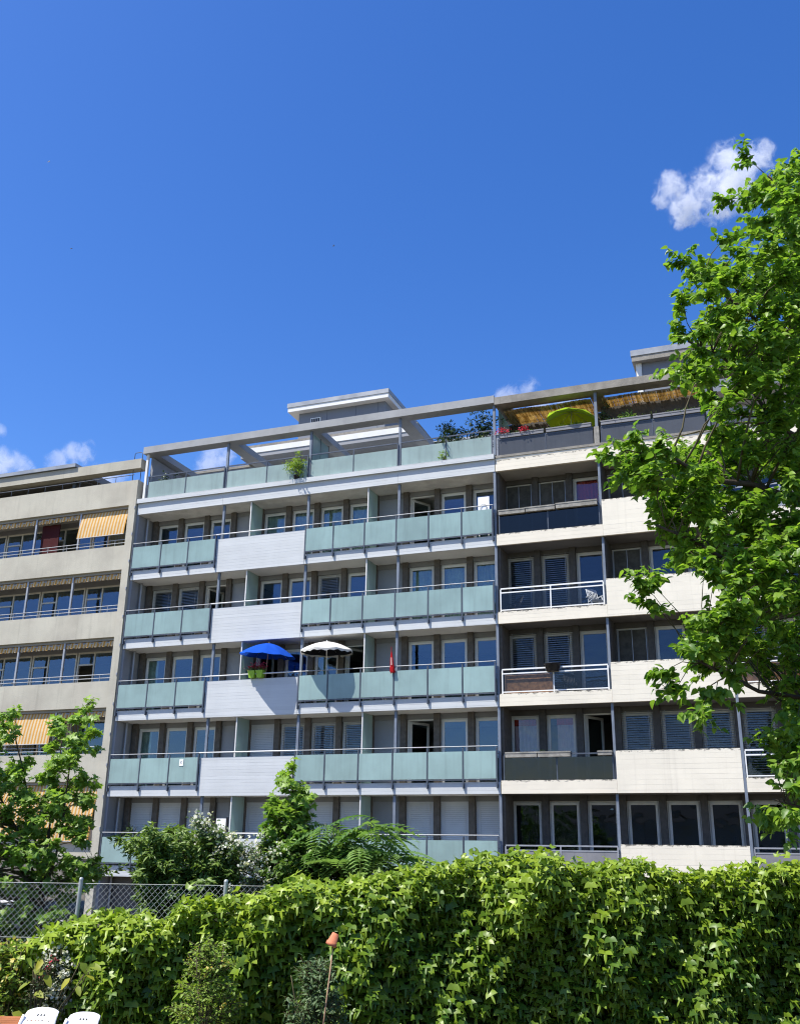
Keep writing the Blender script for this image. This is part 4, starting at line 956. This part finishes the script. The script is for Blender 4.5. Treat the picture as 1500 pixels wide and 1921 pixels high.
# ------------------------------------------------------------------ things on the balconies
def parasol(name, label, apex, r, h, mat, zpole, trim=None, tilt=(0, 0), scallop=0.04, n=8, polemat=m_wmetal, flat=1.6, lining=None):
    """canopy of gores, ribs and pole; apex in world coordinates"""
    a = Vector(apex); T = Matrix.Rotation(tilt[0], 3, 'X') @ Matrix.Rotation(tilt[1], 3, 'Y')
    down = T @ Vector((0, 0, -1)); foot = a + down*((a.z-zpole)/-down.z)
    o = tag(empty(name, tuple(foot)), label, 'parasol')
    def ptc(th, u):
        g_ = (th/(2*math.pi)*n) % 1.0; sag = math.sin(math.pi*g_)
        rr = r*u*(1-scallop*sag*u); z = -h*(u**flat)-0.03*sag*u
        return a + T @ Vector((rr*math.cos(th), rr*math.sin(th), z))
    R_, C_ = 7, n*5; V = [tuple(ptc(2*math.pi*c/C_, max(0.01, j/R_))) for j in range(R_+1) for c in range(C_)]
    Fs = [(j*C_+c, j*C_+(c+1) % C_, (j+1)*C_+(c+1) % C_, (j+1)*C_+c) for j in range(R_) for c in range(C_)]
    cn = MB().add(V, Fs, True).build('canopy', mat, o)
    if trim is not None:
        V = []
        for c in range(C_*2):
            th = 2*math.pi*c/(C_*2); e = ptc(th, 1.0); dz = 0.075+0.02*math.sin(th*C_*0.5); V += [e+T@Vector((0, 0, .006)), e+T@Vector((0, 0, -dz))]
        m_ = C_*2; MB().add(V, [(2*i, 2*((i+1) % m_), 2*((i+1) % m_)+1, 2*i+1) for i in range(m_)], True).build('valance', trim[0], cn)
        V = [ptc(2*math.pi*c/C_, u)+T@Vector((0, 0, 0.008)) for u in (0.74, 0.86) for c in range(C_)]
    if lining is not None:
        V = [tuple(ptc(2*math.pi*c/C_, u)+T@Vector((0, 0, -0.022))) for u in (0.62, 0.8, 0.985) for c in range(C_)]
        MB().add(V, [(j*C_+c, j*C_+(c+1) % C_, (j+1)*C_+(c+1) % C_, (j+1)*C_+c) for j in range(2) for c in range(C_)], True).build('lining', lining, cn)
    for k in range(n):
        th = 2*math.pi*k/n
        MB().path([ptc(th, u)+T@Vector((0, 0, -0.012)) for u in (0.03, 0.3, 0.6, 0.98)], [0.006]*4, 4).build('rib', m_gmetal, o)
    b = MB(); b.tube(foot, a, 0.017, n=10); b.build('pole', polemat, o)
    MB().lathe([(0.0, 0.06), (0.018, 0.045), (0.022, 0.0), (0.0, -0.01)], tuple(a), 10).build('finial', polemat, o)
    return o
parasol('parasol', 'open bright blue parasol over the balcony parapet', tuple(at_y(505, 1207, 0.04)), 1.06, 0.47, m_blue, 8.32, tilt=(math.radians(2.5), math.radians(5)), n=10, polemat=m_cane, flat=1.7)
WA = at_y(613, 1204, 0.03)
wp = parasol('parasol', 'open white parasol with dark underside edge, beside the blue one', tuple(WA), 0.98, 0.34, m_pwhite, 8.4, trim=(m_pwhite,), lining=m_pblack, tilt=(math.radians(2.5), 0), n=8, flat=1.7)
# folded red parasol
rp = tag(empty('folded_parasol', (7.42, -0.16, 8.5)), 'folded red and white parasol standing by the glass railing', 'parasol')
a = at_y(734, 1222, -0.16); bq = at_y(736, 1262, -0.16)
b = MB(); V = []; n = 16
for j, (u, rad) in enumerate(((0, .012), (.12, .024), (.4, .05), (.75, .072), (.95, .085), (1.0, .07))):
    for c in range(n):
        th = 2*math.pi*c/n; rr = rad*(1+0.28*math.cos(th*5+j)); V.append(a+(bq-a)*u+np.array([rr*math.cos(th), rr*0.7*math.sin(th), 0]))
b.add(V, [(j*n+c, j*n+(c+1) % n, (j+1)*n+(c+1) % n, (j+1)*n+c) for j in range(5) for c in range(n)], True); b.build('canopy', m_pred, rp)
b = MB(); V = []
for j, (u, rad) in enumerate(((.30, .044), (.66, .068))):
    for c in range(6):
        th = -1.75+c*0.07; V.append(a+(bq-a)*u+np.array([rad*1.25*math.cos(th), rad*0.95*math.sin(th), 0]))
b.add(V, [(c, c+1, 7+c, 6+c) for c in range(5)], True); b.build('white_stripe', m_pwhite, rp)
MB().tube((a[0], a[1], 9.25), (a[0], a[1], a[2]+0.16), 0.012).build('pole', m_pred, rp); MB().box(a[0]-.03, a[0]+.03, a[1]-.02, -0.05, 9.48, 9.55).build('clamp', m_steel, rp)
parasol('parasol', 'lime green parasol tilted under the reed shade on the roof terrace', (13.98, 0.62, 18.62), 0.92, 0.34, m_plime, 16.9, tilt=(math.radians(-6), math.radians(4)), n=8, polemat=m_gmetal, flat=1.6)

def blossoms(parent, c, n, rad, fs, mat, seed):
    r = np.random.default_rng(seed); p_ = np.array(c)+r.normal(0, 1, (n, 3))*np.array(rad)
    tag(link('blossoms', leaf_mesh('blossoms', PET, p_, r.normal(0, 1, (n, 3))+np.array([0, -.6, .8]), r.normal(0, 1, (n, 3)), r.uniform(.7, 1.3, n)*fs, r.random(n), mat), parent), kind='stuff')
def leaves(parent, c, n, rad, ls, tpl, mat, seed, up=.7):
    r = np.random.default_rng(seed); p_ = np.array(c)+r.normal(0, 1, (n, 3))*np.array(rad)
    d = r.normal(0, 1, (n, 3))+np.array([0, 0, .3])
    tag(link('foliage', leaf_mesh('foliage', tpl, p_, r.normal(0, .6, (n, 3))+np.array([0, -.2, up]), d, r.uniform(.7, 1.3, n)*ls, r.random(n), mat), parent), kind='stuff')
def sq_pot(mat, w0, w1, h):
    b = MB(); V = [(sx*w_/2, sy*w_/2, z) for w_, z in ((w0, 0), (w1, h), (w1*1.07, h), (w1*1.07, h+0.03), (w1*0.94, h+0.03), (w1*0.92, h-0.03)) for sx, sy in ((-1, -1), (1, -1), (1, 1), (-1, 1))]
    Fs = [(4*i+j, 4*i+(j+1) % 4, 4*i+4+(j+1) % 4, 4*i+4+j) for i in range(5) for j in range(4)]+[(3, 2, 1, 0), (20, 21, 22, 23)]
    return b.add(V, Fs).mesh('pot', mat)
GP = sq_pot(m_lime, 0.20, 0.27, 0.24)
for x, lab in ((1.88, 'left of two lime green pots of red geraniums on the parapet'), (2.21, 'right of two lime green pots of red geraniums on the parapet')):
    o = tag(empty('flower_pot', (x, -0.05, 9.36)), lab, 'pot', 'geranium pots'); link('pot', GP, o, (x, -0.05, 9.36))
    leaves(o, (x, -0.05, 9.70), 120, (.09, .08, .06), .06, OVA, m_bush, 51); blossoms(o, (x, -0.06, 9.76), 130, (.11, .09, .055), .045, m_petr, 52)
def tub_plant(name, label, cat, x, y, z, w_, h_, mat, tpl, n, ls, potm, poth=0.3, potr=0.16, seed=1, tall=1.0):
    o = tag(empty(name, (x, y, z)), label, cat)
    MB().lathe([(0, 0), (potr*.78, 0), (potr, poth), (potr*1.06, poth), (potr*.9, poth), (0, poth-.03)], (x, y, z), 16).build('pot', potm, o)
    r = random.Random(seed); b = MB()
    for i in range(9): 
        q = (x+r.uniform(-1, 1)*w_*.8, y+r.uniform(-.6, .6)*w_, z+poth+h_*r.uniform(.5, 1)); b.path(bend((x, y, z+poth-.05), q, .03, 4, .03, r), [.008, .007, .006, .005, .003], 5)
    b.build('stem', m_twig, o)
    rg_ = np.random.default_rng(seed); p_ = []
    c_ = rg_.normal(0, .45, (max(5, n//26), 3))*np.array([w_, w_*.7, h_*.42])+np.array([x, y, z+poth+h_*.52]); p_ = c_[rg_.integers(0, len(c_), n)]+rg_.normal(0, .085, (n, 3))
    tag(link('foliage', leaf_mesh('foliage', tpl, p_, rg_.normal(0, .6, (n, 3))+np.array([0, -.2, .7]), rg_.normal(0, .8, (n, 3))+np.array([0, 0, .25]), rg_.uniform(.7, 1.3, n)*ls, rg_.random(n), mat), o), kind='stuff')
    return o
tub_plant('terrace_plant', 'small dark leafed tree in a tub at the left end of the roof terrace', 'plant', -2.95, 0.55, 16.85, .42, 1.25, m_oleo, OVA, 240, .10, m_terra, .32, .18, 61)
tub_plant('terrace_plant', 'yellow green bushy plant hanging over the roof terrace ledge', 'plant', 3.25, -0.02, 17.06, .42, .78, m_light, LAN, 620, .12, m_dpot, .16, .12, 62)
tub_plant('terrace_plant', 'left of two dense evergreen bushes behind the roof terrace glass', 'plant', 9.35, 0.62, 16.85, .62, 1.75, m_oleo, LAN, 900, .15, m_terra, .34, .22, 63)
tub_plant('terrace_plant', 'right of two dense evergreen bushes behind the roof terrace glass, by the block joint', 'plant', 10.55, 0.62, 16.85, .66, 2.0, m_oleo, LAN, 1100, .15, m_terra, .34, .22, 64)
tub_plant('terrace_plant', 'small yellow green sprig growing from the ledge below the evergreen bushes', 'plant', 9.30, 0.0, 17.06, .14, .30, m_light, LAN, 90, .10, m_dpot, .05, .05, 65)
tub_plant('terrace_plant', 'low plant behind the railing near the third terrace column', 'plant', 6.75, 0.55, 16.85, .28, .95, m_oleo, OVA, 130, .08, m_dpot, .25, .14, 66)
tub_plant('terrace_plant', 'bright green bushy plant on the right roof terrace', 'plant', 16.0, 0.55, 17.0, .38, 1.15, m_maple, LAN, 520, .13, m_gpot, .3, .18, 67)
tub_plant('terrace_plant', 'dusky low shrub beside the lime green parasol', 'plant', 14.25, 0.35, 17.0, .26, .78, m_grey, LAN, 320, .09, m_dpot, .25, .14, 68)
tub_plant('terrace_plant', 'climber in shade beside the roof terrace column under the reed shade', 'plant', 15.2, 0.6, 17.0, .20, 1.45, m_oleo, OVA, 260, .09, m_dpot, .25, .14, 69)
tub_plant('balcony_plant', 'dark potted plant on the lowest balcony by the side wall', 'plant', -3.05, 0.45, 2.7, .38, 1.25, m_oleo, LAN, 300, .16, m_dpot, .3, .16, 70)
# window boxes
def planter(label, x0, x1, y0, z0, h_, d_, mat, group):
    o = tag(empty('planter_box', ((x0+x1)/2, y0, z0)), label, 'planter', group)
    b = MB(); b.box(x0, x1, y0, y0+d_, z0, z0+h_-0.02); b.box(x0-0.012, x1+0.012, y0-0.012, y0+d_+0.012, z0+h_-0.045, z0+h_); b.build('trough', mat, o)
    b = MB(); b.box(x0+0.03, x1-0.03, y0+0.03, y0+d_-0.03, z0+h_-0.0, z0+h_+0.006); b.build('soil', m_soil, o); return o
s5, s2 = S[5], S[2]
planter('left mossy concrete trough on the rail of the upper right corner balcony', 11.35, 12.30, -0.09, s5+1.10, .17, .2, m_box, 'troughs on the old balconies')
planter('middle mossy concrete trough on the rail of the upper right corner balcony', 12.33, 13.36, -0.09, s5+1.11, .17, .2, m_box, 'troughs on the old balconies')
planter('right mossy concrete trough on the rail of the upper right corner balcony', 13.40, 14.82, -0.09, s5+1.12, .19, .2, m_box, 'troughs on the old balconies')
planter('left pale trough below the pink curtains', 11.42, 12.46, -0.09, s2+1.13, .17, .2, m_box, 'troughs on the old balconies')
p2_ = planter('middle pale trough with small dark seedlings below the pink curtains', 12.49, 13.55, -0.09, s2+1.13, .17, .2, m_box, 'troughs on the old balconies')
leaves(p2_, (12.6, 0.0, s2+1.34), 30, (.14, .03, .03), .05, LAN, m_oleo, 80)
planter('short pale trough at the column below the half open window', 14.42, 14.86, -0.09, s2+1.15, .14, .2, m_box, 'troughs on the old balconies')
for i, (x0, x1, lab) in enumerate(((11.45, 13.05, 'first dark flower trough along the weathered roof terrace'), (13.15, 14.75, 'second dark flower trough, in front of the lime parasol'), (15.1, 16.8, 'third dark flower trough along the weathered roof terrace'), (16.9, 18.55, 'fourth dark flower trough, nearest the tree'))):
    o = planter(lab, x0, x1, -0.02, 17.665, .15, .18, m_gpanel, 'roof terrace troughs')
    leaves(o, ((x0+x1)/2, .06, 17.84), 110, ((x1-x0)*.25, .05, .03), .07, LAN, m_bush, 90+i)
    if i == 0:
        for q, xx in enumerate((11.55, 12.35)): blossoms(o, (xx, .0, 17.93-.02*q), 110, (.13-.04*q, .06, .05), .05, m_petr, 95+q)
def pail(name, label, cat, x, y, z, r0, r1, h_, mat):
    o = tag(empty(name, (x, y, z)), label, cat)
    MB().lathe([(0, 0), (r0, 0), (r1, h_*.95), (r1*1.06, h_*.95), (r1*1.06, h_), (r1*.95, h_), (r0*.9, .03), (0, .03)], (x, y, z), 20).build('bucket', mat, o)
    MB().lathe([(0, h_*.9), (r1*.93, h_*.9)], (x, y, z), 16).build('soil', m_soil, o)
pail('hanging_pot', 'black pot hooked on the white rail above the rattan screen', 'pot', 13.08, -0.06, S[3]+1.07, .20, .27, .24, m_dpot)
pail('green_bucket', 'green bucket beside the bushy plant on the right roof terrace', 'bucket', 15.45, 0.25, 17.45, .14, .18, .30, m_gpot)
o = tag(empty('green_bin', (16.5, 0.7, 17.0)), 'upright green box behind the bushy plant on the right roof terrace', 'box')
MB().box(16.3, 16.75, 0.55, 0.9, 17.0, 17.98).build('body', m_gpot, o); MB().box(16.28, 16.77, 0.53, 0.92, 17.985, 18.03).build('lid', m_gpot, o)
# reed shades under the old pergola: canes laid side by side
def reed(label, x0, x1, y0, y1, z, sl):
    o = tag(empty('reed_shade', ((x0+x1)/2, y0, z)), label, 'shade', 'reed shades'); rr = random.Random(int(x0*10)); b = MB(); x = x0
    while x < x1:
        w_ = rr.uniform(.035, .06); d_ = 0.018*math.sin(x*3.2)
        b.tube((x, y0+rr.uniform(-.02, .02), z+d_), (x+rr.uniform(-.01, .01), y1+rr.uniform(-.03, .03), z-sl+d_), w_*.55, n=5, caps=False); x += w_
    tag(b.build('canes', m_reed, o), kind='stuff')
    for u in (.15, .5, .85): MB().tube((x0, y0+(y1-y0)*u, z-sl*u+.055), (x1, y0+(y1-y0)*u, z-sl*u+.055), .02).build('batten', m_cane, o)
reed('golden reed shade above the lime parasol', 11.55, 14.72, 0.30, 1.66, 18.86, -.02)
reed('golden reed shade on the terrace bay nearest the tree', 15.12, 18.62, 0.50, 1.25, 18.93, .02)
# rattan screen and things behind the white railings
scr = tag(empty('rattan_screen', (12.2, 0.16, S[3]+.3)), 'brown rattan screen behind the left pane of the white railing', 'screen')
MB().box(11.42, 13.02, 0.14, 0.165, S[3]+.42, S[3]+1.03).build('weave', m_rattan, scr); MB().box(11.40, 13.04, 0.168, 0.19, S[3]+.30, S[3]+1.05).build('backing', m_cane, scr)
scr = tag(empty('rattan_screen', (20.5, 0.16, S[3]+.3)), 'brown rattan screen behind the railing half hidden by the tree', 'screen')
MB().box(18.95, 22.3, 0.14, 0.165, S[3]+.50, S[3]+1.03).build('weave', m_rattan, scr); MB().box(18.93, 22.32, 0.168, 0.19, S[3]+.30, S[3]+1.05).build('backing', m_cane, scr)
CHD = resin_chair(m_dpot)
place_chair(CH, (14.45, 0.55, S[4]+.3), math.radians(35), 'white chair behind the clear balcony glass at the column', .85, 'balcony chairs')
place_chair(CHD, (11.75, 0.6, S[4]+.3), math.radians(-40), 'dark chair behind the left pane of the upper white railing', .8, 'balcony chairs')
place_chair(CHD, (13.5, 0.6, S[3]+.3), math.radians(20), 'dark chair behind the right pane beside the rattan screen', .8, 'balcony chairs')
place_chair(CH, (6.75, 0.55, S[3]+.3), math.radians(-60), 'white reclined chair behind the glass by the folded red parasol', .95, 'balcony chairs')
fc = tag(empty('folded_table', (10.75, 0.3, S[5]+.3)), 'white folded table leaning behind the top right glass panel', 'table')
b = MB(); b.box(10.5, 10.92, .28, .31, S[5]+.9, S[5]+1.98); b.build('top', m_resin, fc)
MB().path([(10.60, .25, S[5]+1.1), (10.60, .25, S[5]+1.62), (10.64, .25, S[5]+1.68), (10.78, .25, S[5]+1.68), (10.82, .25, S[5]+1.62), (10.82, .25, S[5]+1.1)], [.012]*6).build('leg_frame', m_gmetal, fc)
for x in (10.53, 10.88): MB().box(x-.02, x+.02, .29, .33, S[5]+.3, S[5]+.9).build('leg', m_resin, fc)
# notice on the second floor glass
nq = at_y(340, 1431, -0.095)
no = tag(empty('notice', tuple(nq)), 'small white notice with dark blots fixed to the glass panel', 'notice')
MB().box(nq[0]-.085, nq[0]+.085, -.098, -.086, nq[2]-.12, nq[2]+.12).build('sheet', m_resin, no)
b = MB()
for x, z, w_, h_ in ((-.03, .02, .03, .035), (.025, .03, .025, .03), (0, -.03, .035, .02), (-.01, .065, .02, .012)): b.box(nq[0]+x-w_/2, nq[0]+x+w_/2, -.1005, -.0985, nq[2]+z-h_/2, nq[2]+z+h_/2)
b.build('print', m_dpot, no)
bo = at_y(414, 1548, .3); o = tag(empty('framed_board', (bo[0], .3, 2.7)), 'pale board in a black frame standing on the lowest balcony', 'board')
MB().box(bo[0]-.20, bo[0]+.20, .30, .33, bo[2]-.55, bo[2]+.22).build('board', m_resin, o); MB().box(bo[0]+.202, bo[0]+.28, .29, .34, 2.7, bo[2]+.26).build('frame', m_dpot, o); MB().box(bo[0]-.2, bo[0]+.2, .31, .325, 2.7, bo[2]-.552).build('stand', m_dpot, o)

# ------------------------------------------------------------------ parked car beyond the fence
def car(loc, rz, label):
    o = tag(empty('parked_car', loc, rz), label, 'car')
    m_body = surf('car_paint', (0.70, 0.72, 0.75), 0.18, 0.02, 1, 0.0, spec=0.6); m_rub = surf('tyre_rubber', (0.02, 0.02, 0.02), 0.8, 0.1, 5, 0)
    prof = [(-2.05, .35), (-2.08, .68), (-1.98, .88), (-1.35, .96), (-.72, 1.38), (-.2, 1.47), (.75, 1.46), (1.45, 1.10), (1.9, 1.0), (2.04, .72), (2.02, .35)]
    def ext(b, P, w0, w1):
        n = len(P); V = []
        for sy in (-1, 1):
            for x, z in P:
                w_ = w0 if z < 1.0 else w0+(w1-w0)*(z-1.0)/.47; V.append((x, sy*w_, z))
        Fs = [tuple(range(n))[::-1], tuple(range(n, 2*n))]+[(i, (i+1) % n, n+(i+1) % n, n+i) for i in range(n)]
        return b.add(V, Fs)
    def put(b, name, mt, par):
        c = bpy.data.objects.new(name, b.mesh(name, mt)); col.objects.link(c); c.parent = par; return c
    put(ext(MB(), prof, .86, .66), 'body', m_body, o)
    for sy in (-1, 1):
        b = MB(); P = [(-1.02, 1.02), (-.62, 1.34), (-.05, 1.41), (-.05, 1.02)]; b.add([(x, sy*(.862-.20*(z-1)/.47+.004), z) for x, z in P], [(0, 1, 2, 3)]); put(b, 'side_window', m_pane1, o)
        b = MB(); P = [(.02, 1.02), (.02, 1.41), (.70, 1.40), (1.2, 1.14), (1.2, 1.02)]; b.add([(x, sy*(.862-.20*(z-1)/.47+.004), z) for x, z in P], [(0, 1, 2, 3, 4)]); put(b, 'side_window', m_pane1, o)
        for x in (-1.35, 1.3):
            b = MB(); b.tube((x, sy*.70, .32), (x, sy*.88, .32), .32, n=20); wl = put(b, 'wheel', m_rub, o); b = MB(); b.tube((x, sy*.86, .32), (x, sy*.885, .32), .2, n=16); put(b, 'rim', m_gmetal, wl)
        b = MB(); b.box(-2.09, -2.0, sy*.72-.13, sy*.72+.13, .66, .80); put(b, 'headlight', m_wmetal, o)
    b = MB(); b.add([(-1.33, -.70, .985), (-1.33, .70, .985), (-.74, .62, 1.385), (-.74, -.62, 1.385)], [(0, 1, 2, 3)]); put(b, 'windscreen', m_pane1, o)
    b = MB(); b.add([(1.44, .68, 1.125), (1.44, -.68, 1.125), (.78, -.60, 1.465), (.78, .60, 1.465)], [(0, 1, 2, 3)]); put(b, 'rear_window', m_pane1, o)
cp = at_t(-60, 1780, 22.0); car((cp[0], cp[1], GZ), -YAW+math.radians(8), 'silver white car parked behind the wire fence at the left edge')

# ------------------------------------------------------------------ birds high in the sky
def bird(px, py, t, label, bank):
    q = at_t(px, py, t); o = tag(empty('bird', tuple(q)), label, 'bird', 'swifts in the sky')
    d = Vector(RH); up = Vector((0, 0, 1)); si = Vector(FH)*math.cos(bank)+up*math.sin(bank)
    b = MB(); c = Vector(q); b.path([c-d*.10, c-d*.05, c+d*.02, c+d*.08], [.006, .022, .02, .004], 7); b.build('body', m_dpot, o)
    for sg in (-1, 1):
        b = MB(); w_ = si*sg; b.add([c-d*.04, c+d*.02, c+w_*.12+d*.02+up*.03, c+w_*.22-d*.08+up*.02, c+w_*.1-d*.03+up*.028], [(0, 1, 2, 4), (4, 2, 3)]); b.build('wing', m_dpot, o)
bird(92, 303, 55, 'tiny dark bird highest in the sky near the left edge', 1.0); bird(134, 466, 60, 'tiny dark bird low in the left sky', .7); bird(626, 461, 58, 'tiny dark bird in the open sky above the roof', .9)

# ------------------------------------------------------------------ behind the photographer: what the lower windows mirror
hs_ = tag(empty('garden_house', (14, -52, GZ)), 'pale boarded house standing opposite, seen mirrored in the lowest windows', 'house')
m_clap = surf('pale_boarding', (0.62, 0.58, 0.48), 0.8, 0.06, 1, 0.3, boards=0.15, bh=0.2)
MB().box(-14, 30, -58, -50, GZ, 6.2).build('wall', m_clap, hs_)
for i in range(30): box('board', m_clap, hs_, -14.0, 30.0, -50.0, -49.96, GZ+0.02+i*0.18, GZ+0.02+i*0.18+0.14)
rb = MB().add([(-14.6, -49.4, 6.2), (30.6, -49.4, 6.2), (30.6, -58.6, 6.2), (-14.6, -58.6, 6.2), (-14.6, -54, 8.8), (30.6, -54, 8.8)], [(0, 1, 5, 4), (2, 3, 4, 5), (0, 4, 3), (1, 2, 5), (3, 2, 1, 0)]); rb.build('roof', surf('roof_tiles', (0.07, 0.065, 0.06), .9, .2, 3, .4), hs_)
for i in range(5): 
    wf = box('window', m_wframe, hs_, 7+i*4.6, 8.3+i*4.6, -49.955, -49.91, 2.2, 4.4); box('pane', m_pane1, wf, 7.1+i*4.6, 8.2+i*4.6, -49.908, -49.90, 2.3, 4.3)
for (x, y, h_, sd_, lab) in ((2, -44, 6.5, 71, 'round tree standing opposite, before the left half of the boarded house'), (31, -44, 7.0, 72, 'round tree standing opposite, before the right end of the boarded house')):
    rr_ = random.Random(sd_); bs = np.array([x, y, GZ]); tps = []
    while len(tps) < 70:
        v = np.array([rr_.uniform(-1, 1) for _ in range(3)])
        if v@v < 1: tps.append(np.array([x, y, GZ+h_*.62])+v*np.array([2.6, 2.6, h_*.38]))
    mains = [(bend(bs, (x, y, GZ+h_*.7), 0, 5, .02, rr_), .16)]+[(bend((x, y, GZ+h_*.35), tps[i], .05, 4, .03, rr_), .06) for i in range(8)]
    plant('garden_tree', lab, 'tree', bs, mains, tps, OVA, m_bush, 0.30, 40, 0.7, seed=sd_)

# ------------------------------------------------------------------ clouds: volumes far behind the building
def cloud(label, lobes, dist, dens, nscale, seed, thr=0.0, amp=1.25, soft=0.55):
    """lobes: (px, py, radius in px) seen from the garden, spread through the cloud's own depth"""
    ks = dist/F; rr_ = random.Random(seed); L = []
    for x, y, r in lobes:
        L.append((CAM+ray(x, y)*dist+FW*rr_.uniform(-.35, .35)*r*ks, r*ks))
    c0 = np.mean([l[0] for l in L], 0)
    import bmesh
    bm_ = bmesh.new()
    for c, r in L:
        for i in range(40):
            a = i*2.39996; z = 1-2*(i+.5)/40; w_ = math.sqrt(1-z*z)
            bm_.verts.new(tuple(c-c0+np.array([w_*math.cos(a), w_*math.sin(a), z])*r*1.12))
    res = bmesh.ops.convex_hull(bm_, input=bm_.verts)
    for v in [e for e in res['geom_interior'] if isinstance(e, bmesh.types.BMVert)]: bm_.verts.remove(v)
    me = bpy.data.meshes.new('cloud'); bm_.to_mesh(me); bm_.free()
    m, n, p, o = nodes('cloud_volume'); n.nodes.remove(p)
    g_ = N(n, 'ShaderNodeNewGeometry'); pos = g_.outputs['Position']
    nz = N(n, 'ShaderNodeTexNoise', Scale=nscale, Detail=8.0, Roughness=0.66, Distortion=0.9); n.links.new(pos, nz.inputs['Vector'])
    n2 = N(n, 'ShaderNodeTexNoise', Scale=nscale*0.42, Detail=3.0, Roughness=0.5); n.links.new(pos, n2.inputs['Vector'])
    sh = None
    for c, r in L:
        dn = N(n, 'ShaderNodeVectorMath', _operation='DISTANCE'); n.links.new(pos, dn.inputs[0]); dn.inputs[1].default_value = tuple(c)
        f_ = mth(n, 'SUBTRACT', 1.0, mth(n, 'DIVIDE', dn.outputs['Value'], r)); sh = f_ if sh is None else mth(n, 'MAXIMUM', sh, f_)
    v = mth(n, 'ADD', mth(n, 'ADD', mth(n, 'MULTIPLY', mth(n, 'MAXIMUM', sh, 0.0), 0.85), mth(n, 'MULTIPLY', mth(n, 'SUBTRACT', nz.outputs[0], 0.56), amp)), mth(n, 'MULTIPLY', mth(n, 'SUBTRACT', n2.outputs[0], 0.5), 1.1))
    d_ = ramp(n, mth(n, 'MULTIPLY', v, ramp(n, sh, 0.0, 0.30)), thr, thr+soft, 0.0, dens)
    pv = N(n, 'ShaderNodeVolumePrincipled', Anisotropy=0.1); pv.inputs['Color'].default_value = (1, 1, 1, 1); n.links.new(d_, pv.inputs['Density']); n.links.new(pv.outputs[0], o.inputs['Volume'])
    me.materials.append(m); ob = bpy.data.objects.new('cloud', me); col.objects.link(ob); ob.location = c0
    tag(ob, label, 'cloud', 'clouds'); return ob
cloud('bright white cloud beside the top of the tall tree', [(1256, 354, 40), (1292, 380, 48), (1326, 340, 46), (1360, 302, 48), (1376, 350, 70), (1418, 300, 46), (1345, 388, 44), (1285, 402, 36), (1238, 377, 24)], 700, 0.08, 0.12, 1, amp=2.8)
cloud('small white cloud rising behind the roof corner in the middle', [(965, 742, 36), (990, 728, 32), (940, 750, 28), (1060, 762, 46), (1010, 765, 36)], 800, 0.035, 0.11, 2, amp=2.6)
cloud('faint white cloud seen through the roof terrace pergola', [(405, 862, 42), (390, 880, 36), (425, 850, 26)], 800, 0.04, 0.11, 3, amp=2.6)
cloud('low white cloud at the left edge above the beige block', [(-30, 880, 60), (10, 872, 46), (40, 880, 34), (0, 808, 20)], 800, 0.04, 0.11, 4, amp=2.6)
cloud('low torn white cloud left of the pergola corner', [(110, 868, 34), (140, 855, 34), (160, 845, 28), (190, 895, 38), (215, 890, 34)], 800, 0.035, 0.11, 5, amp=2.6)
